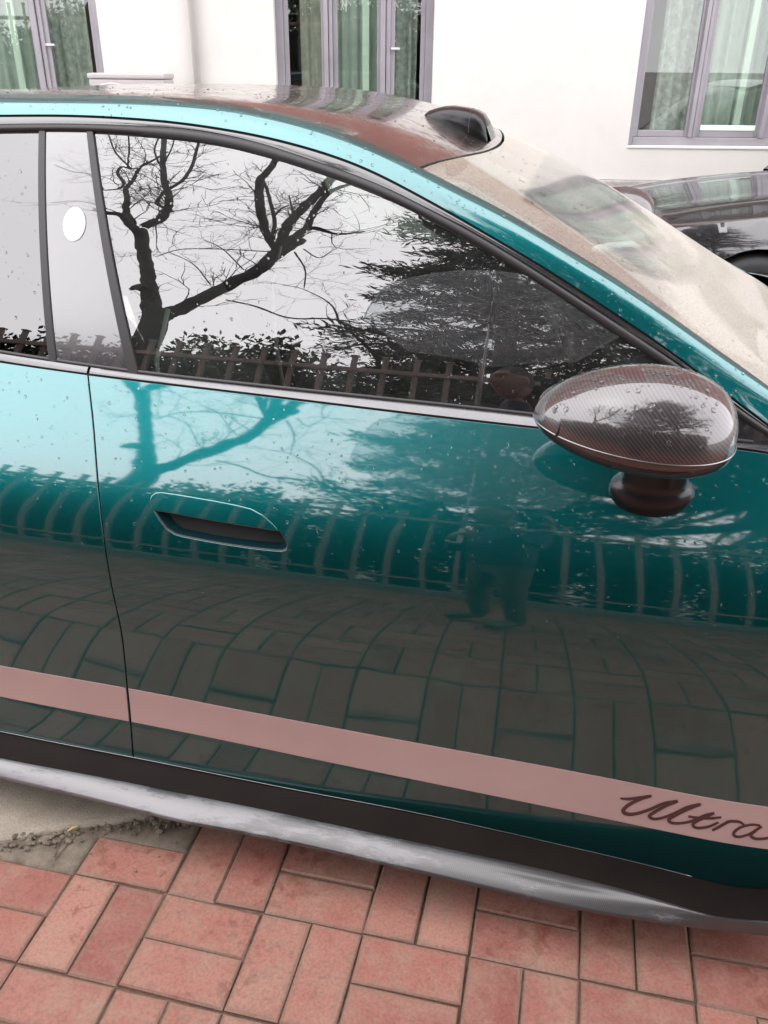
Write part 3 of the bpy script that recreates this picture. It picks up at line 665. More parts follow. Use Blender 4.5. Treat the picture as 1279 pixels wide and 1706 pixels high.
# script lettering on the stripe
def z7(p): return (920+p[0]*.2807, 1270+p[1]*.2807)
def spline(P, n=10):
    P = np.array(P, float); out = []
    Q = np.concatenate([[2*P[0]-P[1]], P, [2*P[-1]-P[-2]]])
    for i in range(1, len(Q)-2):
        for t in np.linspace(0, 1, n, endpoint=False):
            out.append(.5*((2*Q[i])+(-Q[i-1]+Q[i+1])*t+(2*Q[i-1]-5*Q[i]+4*Q[i+1]-Q[i+2])*t*t+(-Q[i-1]+3*Q[i]-3*Q[i+1]+Q[i+2])*t**3))
    return np.array(out+[P[-1]])
strokes = [([(402, 210), (450, 214), (500, 208), (588, 195)], (7, 11, 11, 10)),
    ([(588, 195), (520, 215), (450, 250), (420, 285), (445, 303), (500, 300), (580, 275), (660, 240), (744, 226)], (10, 12, 13, 14, 13, 12, 11, 11, 11)),
    ([(744, 226), (670, 255), (600, 295), (575, 315), (600, 332), (650, 326), (720, 300), (800, 262), (880, 244)], (11, 12, 13, 12, 11, 10, 10, 10, 11)),
    ([(880, 244), (800, 275), (720, 315), (690, 338), (712, 356), (770, 356), (830, 343), (900, 312), (960, 297)], (11, 12, 13, 13, 11, 10, 10, 10, 10)),
    ([(960, 297), (890, 328), (840, 356), (838, 376), (870, 386), (930, 376), (985, 352)], (10, 12, 12, 11, 11, 10, 8)),
    ([(806, 317), (870, 326), (940, 328), (1002, 322)], (9, 10, 10, 8)),
    ([(948, 400), (990, 378), (1040, 350), (1072, 342)], (9, 11, 11, 8)),
    ([(985, 382), (1040, 352), (1085, 346), (1115, 352), (1138, 368)], (7, 9, 11, 10, 8)),
    ([(1232, 371), (1180, 366), (1120, 380), (1080, 408), (1078, 430), (1110, 438), (1170, 420), (1242, 376)], (9, 9, 10, 11, 11, 10, 9, 9)),
    ([(1242, 376), (1195, 408), (1178, 432), (1205, 449), (1260, 448), (1330, 430), (1380, 405)], (9, 11, 11, 11, 10, 8, 5))]
for P, W in strokes:
    C2 = spline(P, 8); Wd = np.interp(np.linspace(0, 1, len(C2)), np.linspace(0, 1, len(W)), W)*.8
    tg = np.gradient(C2, axis=0); tg /= np.linalg.norm(tg, axis=1, keepdims=True); nn = np.stack([-tg[:, 1], tg[:, 0]], 1)
    rows = []
    for s in (-1, 1):
        q = C2+nn*(s*Wd[:, None]); r3 = []
        for p in q:
            h_ = hit(*z7(p), y_body); n_ = normal_at(y_body, np.array(h_[0]), np.array(h_[2])); r3.append(h_+n_*.0022)
        rows.append(np.array(r3))
    m = MB(); m.grid(rows); m.build('script_letter_stroke', M['letter'], front_door, True)
# handle: flap above, pocket below
cav = [tuple(hc+(np.array(p)-hc)*.975) for p in hp]
flap_px = [(131, 190), (142, 156), (168, 138), (205, 134), (300, 147), (450, 172), (600, 198), (750, 228), (845, 252), (922, 295), (990, 356), (1030, 399), (900, 378), (700, 346), (500, 312), (300, 275), (150, 250)]
fl = pix_poly([zoom5(p) for p in flap_px], y_body)
handle = patch('door_handle', fl, y_body, M['paint'], front_door, step=.012, flange=.012, off=-.0008, edge_round=.003)
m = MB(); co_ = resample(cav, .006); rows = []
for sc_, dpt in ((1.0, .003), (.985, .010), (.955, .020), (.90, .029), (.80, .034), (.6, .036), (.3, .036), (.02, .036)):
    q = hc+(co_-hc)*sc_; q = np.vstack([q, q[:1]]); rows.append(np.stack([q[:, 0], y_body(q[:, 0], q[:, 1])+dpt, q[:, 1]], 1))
M['pocket'] = plain('shaded_teal_pocket', (.003, .018, .023), .4, spec=.12); m.grid(rows); m.build('handle_pocket', M['pocket'], front_door, True)  # shade of the recess is put into this darker copy of the teal
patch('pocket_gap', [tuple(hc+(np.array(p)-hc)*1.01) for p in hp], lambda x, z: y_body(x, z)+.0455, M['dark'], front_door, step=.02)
ring = MB(); gp = []
for p in resample(hp, .006):
    y = float(y_body(p[0], p[1])); gp.append((p[0], y+.0035, p[1]))
gp.append(gp[0]); gp.append(gp[1]); ring.tube(gp, .0030, 6, False); ring.build('handle_seal', M['rubber'], front_door, True)

# ---- strips of the window surround
def strip(name, fa, fb, ya, yb, x0, x1, mat, bulge=.0, n=140, k=6, parent=None, yoff=0., mir=True, ret=.0):
    xs = np.linspace(x0, x1, n); rows = []
    za, zb = fa(xs), fb(xs); A = np.stack([xs, ya(xs, za)+yoff, za], 1); B = np.stack([xs, yb(xs, zb)+yoff, zb], 1)
    nr = normal_at(y_glass, xs, (za+zb)/2)
    if ret: rows.append(A-nr*ret)
    for t in np.linspace(0, 1, k): rows.append(A*(1-t)+B*t+nr*(bulge*4*t*(1-t)))
    if ret: rows.append(B-nr*ret)
    m = MB(); m.grid(rows); o = m.build(name, mat, parent or car, auto=50)
    if mir: far(o)
    return o
# belt trim: split at the door seam
XGF = 1.30
def belt(x0, x1, nm='belt_trim', par=None): 
    return strip(nm, lambda x: BL(x)+.0045, BH, lambda x, z: y_body(x, z)-.001, lambda x, z: y_glass(x, z)-.001, x0, x1, M['trim'], .0010, ret=.012)
belt(XS+.003, 1.345); belt(-1.35, XS-.003)
strip('belt_seal', lambda x: BL(x)-.002, lambda x: BL(x)+.005, lambda x, z: y_body(x, z)+.006, lambda x, z: y_body(x, z)+.006, -1.35, 1.345, M['dark'], 0, k=2)
strip('window_seal', GT, RBT, lambda x, z: y_glass(x, z)-.002, lambda x, z: y_glass(x, z)-.002, -1.4, 1.30, M['rubber'], .004, ret=.012)
strip('window_surround', lambda x: RBT(x)+.0008, lambda x: LT(x)-.0045, lambda x, z: y_glass(x, z)-.001, lambda x, z: y_glass(x, z)-.001, -1.45, 1.335, M['black'], .0008, ret=.012)
strip('drip_channel', lambda x: LT(x)-.008, lambda x: LT(x)+.004, lambda x, z: y_glass(x, z)+.007, lambda x, z: y_glass(x, z)+.007, -1.5, 1.345, M['dark'], 0, k=2)
# sill seal between glass and trim
strip('glass_run_seal', BH, lambda x: BH(x)+.006, lambda x, z: y_glass(x, z)+.001, lambda x, z: y_glass(x, z)+.002, -1.3, 1.24, M['rubber'], .0015, k=4)
# roof rail and A-pillar skin
def rail():
    xs = np.linspace(-2.3, 1.48, 260); za = LT(np.clip(xs, -1.9, 1.4)); za = np.where(xs < -1.9, BL(xs)+.004, za); ya = y_glass(xs, za)
    rows = []; A = np.stack([xs, ya, za], 1); B = np.stack([xs, RTy(xs), RTz(xs)], 1)
    d = B-A; L_ = np.linalg.norm(d[:, 1:], axis=1)
    t1 = np.stack([0*xs, np.full_like(xs, sin(radians(32))), np.full_like(xs, cos(radians(32)))], 1)
    t2 = np.stack([0*xs, np.full_like(xs, cos(radians(14))), np.full_like(xs, sin(radians(14)))], 1)
    P1 = A+t1*(L_*.45)[:, None]; P2 = B-t2*(L_*.45)[:, None]
    rows.append(A+np.array([0, .02, -.004]))
    for t in np.linspace(0, 1, 16): rows.append(A*(1-t)**3+3*P1*t*(1-t)**2+3*P2*t*t*(1-t)+B*t**3)
    rows.append(B+np.array([0, .004, -.015]))
    m = MB(); m.grid(rows); return m.build('roof_rail', M['paint'], car, auto=40)
far(rail())
xs = np.linspace(-1.9, -1.3, 30)
def quarter_up():
    xs = np.linspace(-2.0, -1.28, 40); a = np.stack([xs, y_body(xs, BL(xs))+.001, BL(xs)+.001], 1); zb = LT(np.clip(xs, -1.9, 0)); b = np.stack([xs, y_glass(xs, zb), zb], 1)
    m = MB(); m.grid([a*(1-t)+b*t+np.array([0, -.012, .006])*4*t*(1-t) for t in np.linspace(0, 1, 10)]); return m.build('rear_pillar', M['paint'], car, True)
far(quarter_up())
# ---- glass
def bh(x0, x1, n=40, d=.002): return dens(lambda x: BH(x)+d, x0, x1, n)
def gt(x0, x1, n=60, d=.001): return dens(lambda x: GT(x)+d, x0, x1, n)
gP = lambda a, b: tuple(hit(a, b, y_glass)[[0, 2]])
d1t, d1b, d1T, d1B = gP(65, 218), gP(82, 600), gP(74, 218), gP(93, 601)
d2t, d2b, d2T, d2B = gP(144, 219), gP(214, 620), gP(153, 219), gP(229, 622)
front_win = patch('front_window', bh(d2b[0]+.004, 1.235)+gt(1.235, d2t[0]+.004), y_glass_in, M['glass'], front_door, step=.035)
rear_win = patch('rear_window', bh(-1.27, d1B[0]-.004)+gt(d1T[0]-.004, -1.27), y_glass_in, M['glass_rear'], rear_door, step=.035)
pil = patch('pillar_cover', bh(d1b[0]+.004, d2B[0]-.004)+gt(d2T[0]-.004, d1t[0]+.004), lambda x, z: y_glass(x, z)+.002, M['pillar'], rear_door, step=.03)
for o in (front_win, rear_win, pil): far(o)
def divider(a, b, A, B):
    q = [b, B, A, a]; o = patch('window_divider', [(b[0], float(BH(b[0]))), (B[0], float(BH(B[0]))), (A[0], float(GT(A[0]))+.002), (a[0], float(GT(a[0]))+.002)], y_glass, M['rubber'], rear_door, step=.02, off=-.001, flange=.008); far(o)
divider(d1t, d1b, d1T, d1B); divider(d2t, d2b, d2T, d2B)
# round white sticker on the pillar cover
sc = np.array(gP(123, 373)); ex = abs(gP(142, 373)[0]-sc[0]); ez = abs(gP(123, 344)[1]-sc[1])
patch('round_sticker', [(sc[0]+ex*cos(t), sc[1]+ez*sin(t)) for t in np.linspace(0, 2*pi, 40, endpoint=False)], y_glass, M['white'], pil, step=.01, off=.0005)
# small triangular corner cover at the foot of the A-pillar
patch('pillar_corner_cover', bh(1.19, 1.30, 12, .001)+gt(1.30, 1.19, 12, .0), lambda x, z: y_glass(x, z)+.002, M['black'], front_door, step=.02)

# ---- roof, windshield, rear glass, boot, bonnet
def zroof(x, s):
    ye, ze, zc = RTy(x)+.008, RTz(x)-.002, ZCf(x); c = (zc-ze-.017)
    return YC+s*(YC-ye), ze+c*(1-s*s)+.017*(1-np.abs(s)**6)
SS = np.sign(np.linspace(-1, 1, 61))*(1-(1-np.abs(np.linspace(-1, 1, 61)))**1.35)
def top(name, fa, fb, mat, n=70, drop=0., edge=.012):
    rows = []
    for t in np.linspace(0, 1, n):
        x = fa(SS)*(1-t)+fb(SS)*t; y, z = zroof(x, SS); rows.append(np.stack([x, y, z-drop], 1))
    rows = [rows[0]-np.array([0, 0, edge])]+rows+[rows[-1]-np.array([0, 0, edge])]
    m = MB(); m.grid(rows); return m.build(name, mat, car, auto=50)
xh = lambda s: .60+.082*(1-s*s)
roof = top('glass_roof', lambda s: -1.0+.0*s, lambda s: xh(s), M['roof'])
def film(t):                                                    # dry dust film, wiped away in the arc of the wiper
    tc = t.nodes.new('ShaderNodeTexCoord'); sp = t.nodes.new('ShaderNodeSeparateXYZ'); t.links.new(tc.outputs['Object'], sp.inputs[0])
    n1 = noise(t, 5, 5); n2 = noise(t, 160, 3)
    e = math_n(t, 'ADD', math_n(t, 'MULTIPLY', math_n(t, 'SUBTRACT', sp.outputs[1], .43), 1.0), math_n(t, 'MULTIPLY', math_n(t, 'SUBTRACT', n1.outputs[0], .5), .06))
    # distance from wiper pivot line
    dx = math_n(t, 'SUBTRACT', sp.outputs[0], 1.55); dy = math_n(t, 'SUBTRACT', sp.outputs[1], 1.0)
    r = math_n(t, 'SQRT', math_n(t, 'ADD', math_n(t, 'MULTIPLY', dx, dx), math_n(t, 'MULTIPLY', dy, dy)))
    r = math_n(t, 'ADD', r, math_n(t, 'MULTIPLY', math_n(t, 'SUBTRACT', n2.outputs[0], .5), .03))
    ins = ramp(t, math_n(t, 'SUBTRACT', .9, math_n(t, 'ADD', sp.outputs[1], math_n(t, 'MULTIPLY', math_n(t, 'SUBTRACT', n2.outputs[0], .5), .05))), [(.42, (0,)*3), (.46, (1,)*3)])             # outside the arc: dusty
    sm = ramp(t, n1.outputs[0], [(.35, (.03,)*3), (.7, (.20,)*3)])
    hd = ramp(t, math_n(t, 'SUBTRACT', math_n(t, 'ADD', sp.outputs[0], math_n(t, 'MULTIPLY', math_n(t, 'SUBTRACT', n2.outputs[0], .5), .02)), .5), [(.285, (1,)*3), (.30, (0,)*3)])
    base = math_n(t, 'MULTIPLY', math_n(t, 'MAXIMUM', ins.outputs[0], hd.outputs[0]), .30)
    low = ramp(t, math_n(t, 'SUBTRACT', math_n(t, 'ADD', sp.outputs[0], math_n(t, 'MULTIPLY', math_n(t, 'SUBTRACT', n1.outputs[0], .5), .25)), .5), [(.47, (0,)*3), (.60, (.5,)*3)])
    spk = ramp(t, noise(t, 190, 3, rough=.7).outputs[0], [(.38, (.75,)*3), (.62, (1.1,)*3)])
    return math_n(t, 'MULTIPLY', math_n(t, 'MAXIMUM', math_n(t, 'MAXIMUM', base, low.outputs[0]), sm.outputs[0]), spk.outputs[0], True)
M['windshield'] = thin_glass('dusty_windshield_glass', (.50, .56, .50), .13, rough=.06, dust_haze=(film, (.58, .54, .47)))
xb = lambda s: 1.44+.2*(1-s*s)
wind = top('windshield', lambda s: xh(s)+.007, lambda s: xb(s), M['windshield'], 60)
rear_gl = top('rear_glass', lambda s: -1.008+.0*s, lambda s: -1.95+.0*s, M['roof'], 40)
boot = top('boot_lid', lambda s: -1.957+.0*s, lambda s: -2.33+.0*s, M['paint'], 20)
m = MB()
for s in (-1, 1):
    xs = np.linspace(-1.95, 1.46, 200); ye, ze = RTy(xs), RTz(xs)
    y = np.stack([ye+.0005, ye+.004, ye+.0095]); yy = y if s < 0 else 2*YC-y
    m.grid([np.stack([xs, yy[0], ze-.004], 1), np.stack([xs, yy[1], ze-.001], 1), np.stack([xs, yy[2], ze-.005], 1)])
m.build('roof_seal', M['rubber'], car, True)
m = MB(); rows = []
for t in np.linspace(0, 1, 40):                                 # bonnet and cowl
    x0 = 1.44+.2*(1-SS**2); x = x0*(1-t)+t*(2.58+.1*(1-SS**2)); xe = np.clip(x, 1.3, 2.62)
    xl = 1.44*(1-t)+2.58*t; ye = float(y_body(xl, BL(xl)))+.004; ze = float(BL(xl)); y = YC+SS*(YC-ye)
    crown = .03*(1-t)+.05*t; rows.append(np.stack([x, y, ze+.002+crown*(1-np.abs(SS)**2.6)-.10*np.clip((x-2.45)/.2, 0, 1)**2], 1))
m.grid(rows); m.build('bonnet', M['paint'], car, True)
def cap(x, name, f, nose):
    zs = np.linspace(.16 if nose else .25, float(BL(x)), 18); rows = []
    for t in np.linspace(-1, 1, 41):
        y0 = y_body(np.full_like(zs, x), zs); y = YC+t*(YC-y0); rows.append(np.stack([x+f*(1-t*t)+0*zs+f*.35*np.sin((zs-.2)/.6*pi)*(1-t**4), y, zs], 1))
    m = MB(); m.grid(rows); return m.build(name, M['paint'], car, True)
cap(2.6, 'front_bumper', .10, True); cap(-2.36, 'rear_bumper', -.07, False)
for s in (-1, 1):
    yy = YC+s*.70; m = MB(); m.tube([(2.60, YC+s*.45, .62), (2.56, YC+s*.60, .645), (2.47, YC+s*.76, .665)], [.03, .045, .035], 12); m.build('headlight', M['lamp_in'], car, True)
m = MB(); m.tube([(-2.405, YC-.7, .90), (-2.43, YC, .915), (-2.405, YC+.7, .90)], .022, 8); m.build('tail_light_bar', M['red_lamp'], car, True)
m = MB(); m.box((-2.3, .16, .13), (2.45, 2*YC-.16, .16)); m.build('floor_pan', M['dark'], car)
# ---- rocker and carbon side skirt
SO = smooth_curve([(-.75, -.075, .115)]+[tuple(at_z(a, b, .118)) for a, b in ((0, 1293), (60, 1307), (171, 1333), (328, 1372), (420, 1388), (640, 1437), (800, 1474), (960, 1511), (1140, 1539), (1240, 1550))]+[(1.47, -.118, .118)], .05)
SI = smooth_curve([(-.75, -.03, .138)]+[tuple(at_z(a, b, .138)) for a, b in ((0, 1265), (160, 1295), (275, 1318), (450, 1353), (640, 1394), (900, 1449), (1125, 1508), (1215, 1541))]+[(1.33, -.127, .13), (1.47, -.112, .13)], .05)
xs = np.linspace(-.75, 1.46, 160)
so_ = np.stack([xs, SO[0](xs), 0*xs+.118], 1); si_ = np.stack([xs, SI[0](xs), 0*xs+.138], 1); si_[:, 1] = np.maximum(si_[:, 1], so_[:, 1]+.004)
m = MB(); up_ = np.array([0, 0, .004])
m.grid([so_+np.array([0, .01, -.014]), so_+np.array([0, -.0005, -.008]), so_+np.array([0, -.001, -.003]), so_]+[so_*(1-t)+si_*t+up_*4*t*(1-t) for t in np.linspace(.04, 1, 9)]+[si_+np.array([0, .01, -.004])])
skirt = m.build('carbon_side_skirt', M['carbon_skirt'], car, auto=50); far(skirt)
db = np.stack([xs, y_body(xs, DB(xs))+.004, DB(xs)-.0035], 1)
m = MB(); mid = .5*(db+si_)+np.array([0, .018, -.002])
m.grid([db+np.array([0, .02, .004])]+[db*(1-t)**2+2*mid*t*(1-t)+(si_+np.array([0, .004, -.001]))*t*t for t in np.linspace(0, 1, 10)]); rk = m.build('rocker_panel', M['rocker'], car, True); far(rk)
m = MB(); m.tube(np.stack([xs[:-14], y_body(xs, DB(xs))[:-14]+.0005, DB(xs)[:-14]-.0012], 1), .0011, 6); m.build('door_edge_strip', M['chrome'], car, True)
# ---- wheels
def wheel(root, cx, y0, sgn, mats=('tyre', 'rim'), r=WR, wz=WZ):
    tm = MB(); h = .13
    prof = [(r-.075, -h*.9), (r-.03, -h), (r-.006, -h*.8), (r, -h*.5), (r, h*.5), (r-.006, h*.8), (r-.03, h), (r-.075, h*.9)]
    tm.lathe([(a, b*sgn) for a, b in prof], 48, 'y', (cx, y0+sgn*h, wz)); ty = tm.build('wheel', M['tyre'], root, True)
    rm = MB(); rm.lathe([(r-.075, -h*.9*sgn), (r-.09, -h*.8*sgn), (r-.095, h*.6*sgn), (.02, h*.55*sgn)], 48, 'y', (cx, y0+sgn*h, wz)); rm.build('rim', M['rim'], ty, True)
    sp = MB()
    for k in range(10):
        t = 2*pi*k/10; sp.tube([(cx+.03*cos(t), y0+sgn*h*.35, wz+.03*sin(t)), (cx+(r-.085)*cos(t), y0+sgn*h*.2, wz+(r-.085)*sin(t))], [.022, .014], 6)
    sp.lathe([(.0, -h*.7*sgn), (.045, -h*.68*sgn), (.06, -h*.5*sgn)], 20, 'y', (cx, y0+sgn*h, wz)); sp.build('spokes', M['rim'], ty, True)
for cx in (AX_F, AX_R):
    wheel(car, cx, .03, 1); wheel(car, cx, 2*YC-.03, -1)
    m = MB(); m.lathe([(.385, .04), (.385, .40), (.10, .40)], 40, 'y', (cx, 0, WZ)); m.build('wheel_arch_liner', M['dark'], car, True)
    m = MB(); m.lathe([(.385, 2*YC-.04), (.385, 2*YC-.40), (.10, 2*YC-.40)], 40, 'y', (cx, 0, WZ)); m.build('wheel_arch_liner', M['dark'], car, True)
m = MB(); m.tube([(1.475, .03, .13), (1.47, .01, .2), (1.48, .02, .3)], [.02, .018, .012], 8); m.build('mud_guard', M['dark'], car, True)

# ---- outside mirror
def egg(t): return (t**.55*(1-t)**.36)/(.6044**.55*.3956**.36)
def ellip(name, n1, n2, th0, th1, mat, parent, c, Lx, Hy, Hz, tilt=0, sc=1.0):
    rows = []; ts = .5-.5*np.cos(np.linspace(0, pi, n1))
    for t in ts:
        pr = egg(t)*sc
        th = np.linspace(th0, th1, n2); x = (t-.5)*Lx
        rows.append(np.stack([c[0]+x+0*th, c[1]-Hy*pr*np.cos(th)*np.sign(1)+0*th, c[2]+Hz*pr*np.sin(th)*np.where(np.sin(th) > 0, 1.0, .72)+tilt*x+0*th], 1))
    m = MB(); m.grid(rows); return m.build(name, mat, parent, True)
MC = np.array([1.035, -.085, 1.0]); 
p1 = at_y(888, 693, MC[1]); p2 = at_y(1222, 742, MC[1]); Lx = p2[0]-p1[0]; MC[0] = (p1[0]+p2[0])/2; MC[2] = (p1[2]+p2[2])/2+.007
tl = (p2[2]-p1[2])/Lx*.6
sa = radians(-12)
mir = ellip('mirror_cap', 40, 40, sa, pi-sa, M['carbon'], car, MC, Lx, .098, .092, tl)
low = ellip('mirror_lower_shell', 40, 40, pi-sa, 2*pi+sa, M['mirror_low'], mir, MC, Lx*.997, .098, .0915, tl, .993)
e1 = []; 
for t in .5-.5*np.cos(np.linspace(0, pi, 60)):
    pr = egg(t); x = (t-.5)*Lx; e1.append((MC[0]+x, MC[1]-.098*pr*cos(sa), MC[2]+.092*.72*pr*sin(sa)+tl*x))
m = MB(); m.tube(e1, .0011, 6); m.build('mirror_seam', M['chrome'], mir, True)
# panel joint near the rear of the cap
t = .135; pr = egg(t); x = (t-.5)*Lx
m = MB(); m.tube([(MC[0]+x+.012*sin(a), MC[1]-.0985*pr*cos(a), MC[2]+.0922*pr*sin(a)*(1 if a > 0 else .72)+tl*x) for a in np.linspace(sa, pi*.8, 30)], .0016, 6); m.build('mirror_cap_joint', M['rubber'], mir, True)
bs = hit(1082, 832, y_body); nb = normal_at(y_body, np.array(bs[0]), np.array(bs[2]))
def puck():
    ax = np.array([0, -.45, .9]); ax /= np.linalg.norm(ax); a = np.array([1., 0, 0]); b = np.cross(ax, a); rows = []
    c0 = bs+ax*.008+np.array([0, .006, .004])
    for h, r in ((-.02, .064), (-.004, .070), (.012, .072), (.022, .069), (.028, .063), (.032, .058), (.036, .055), (.05, .054), (.08, .054)):
        rows.append([c0+ax*h+r*(cos(t)*a*1.0+sin(t)*b*.58) for t in np.linspace(0, 2*pi, 41)])
    m = MB(); m.grid(rows); return m.build('mirror_foot', M['foot'], mir, True)
puck()
# far mirror
for o in [c for c in (mir, low)]:
    c = o.copy(); COL.objects.link(c); c.parent = car; c.matrix_parent_inverse = car_inv; c.scale = (1, -1, 1); c.location = (0, 2*YC, 0)
# ---- lidar pod on the roof edge
def pod():
    rows = []; xs = [.495, .512, .53, .55, .572, .602, .630, .646, .658, .664]
    hs_ = [.0, .012, .023, .034, .043, .051, .056, .054, .043, .018]; ws = [.02, .035, .047, .055, .060, .064, .067, .067, .066, .064]
    for x, h, w_ in zip(xs, hs_, ws):
        th = np.linspace(0, pi, 31); yy = YC+w_*np.sign(np.cos(th))*np.abs(np.cos(th))**.55; zz = np.abs(np.sin(th))**.6*h
        s = (yy-YC)/(YC-.37); _, zr = zroof(np.full_like(yy, x), s); rows.append(np.stack([0*yy+x, yy, zr-.006+zz+np.where(h > 0, .006*np.sin(th), 0)], 1))
    m = MB(); m.grid(rows); p = m.build('roof_sensor_pod', M['foot'], car, auto=42)
    m = MB(); x = np.array([.669, .676]); rows = []
    for yy in np.linspace(YC-.056, YC+.056, 12):
        s = (yy-YC)/(YC-.37); _, z0 = zroof(.66, s); rows.append([(.660, yy, z0+.034), (.673, yy, z0+.004)])
    m.grid(rows); m.build('sensor_window', M['roof'], p)
    m = MB(); th = np.linspace(.05, pi-.05, 30); w_, h = .0657, .053; yy = YC+w_*np.sign(np.cos(th))*np.abs(np.cos(th))**.55; _, zr = zroof(np.full_like(yy, .618), (yy-YC)/(YC-.37))
    m.tube(np.stack([0*yy+.618, yy, zr-.0055+np.abs(np.sin(th))**.6*h+.006*np.sin(th)], 1), .0012, 5, False); m.build('pod_joint', M['rubber'], p, True)
pod()
# ---- cabin
def seat(cx, cy):
    s = MB(); s.box((cx-.25, cy-.25, .30), (cx+.28, cy+.25, .48), .05); r = s.build('seat', M['leather'], car, True)
    b = MB(); rows = []
    for t in np.linspace(0, 1, 9):
        x = cx-.22-.22*t; z = .44+.62*t; w_ = .26-.07*t*t; a = np.linspace(0, 2*pi, 25)
        rows.append(np.stack([x+.075*np.cos(a)*(1-.3*t), cy+w_*np.sign(np.sin(a))*np.abs(np.sin(a))**.6, z+0*a+.02*np.cos(a)], 1))
    rows.append(np.array([rows[-1].mean(0)+np.array([0, 0, .02])]*25)); b.grid(rows); b.build('seat_back', M['leather'], r, True)
    h = MB(); rows = []
    for t in np.linspace(0, pi, 9):
        a = np.linspace(0, 2*pi, 21); k = sin(t)**.5; rows.append(np.stack([cx-.47-.03*(-cos(t))+.055*k*np.cos(a), cy+.13*k*np.sign(np.sin(a))*np.abs(np.sin(a))**.7, 1.16-.105*cos(t)+0*a], 1))
    h.grid(rows); h.build('headrest', M['leather'], r, True)
    p = MB(); p.tube([(cx-.36, cy-.262, .62), (cx-.39, cy-.245, .8), (cx-.40, cy-.222, .95), (cx-.385, cy-.17, 1.055)], .006, 6); p.build('seat_piping', M['piping'], r, True)
for cx in (.42, -.62):
    for cy in (.60, 1.37): seat(cx, cy)
m = MB(); rows = []
for x, z in ((1.0, .70), (.98, .84), (1.03, .905), (1.15, .925), (1.4, .90), (1.6, .86)): rows.append([(x+.04*cos((y-YC)*2), y, z) for y in np.linspace(.2, 2*YC-.2, 20)])
m.grid(rows); m.build('dashboard', M['leather'], car, True)
m = MB(); sc_ = np.array([.86, 1.36, .86]); a_ = np.array([0, 1., 0]); b_ = np.array([-.35, 0, .94])
m.tube([sc_+.18*(cos(t)*a_+sin(t)*b_) for t in np.linspace(0, 2*pi, 37)], .015, 8, False); m.tube([sc_-.18*a_, sc_, sc_+.18*a_], .014, 6); m.tube([sc_, sc_+np.array([.25, 0, -.05])], .03, 8); m.build('steering_wheel', M['leather'], car, True)
m = MB(); m.tube([(.52, .40, 1.345), (.66, .355, 1.285), (.85, .31, 1.20), (1.05, .265, 1.09), (1.25, .24, .97)], [.028, .035, .036, .036, .036], 10); far(m.build('pillar_lining', M['leather'], car, True))
m = MB(); m.box((.57, YC-.10, 1.30), (.60, YC+.10, 1.355), .01); m.build('interior_mirror', M['dark'], car)

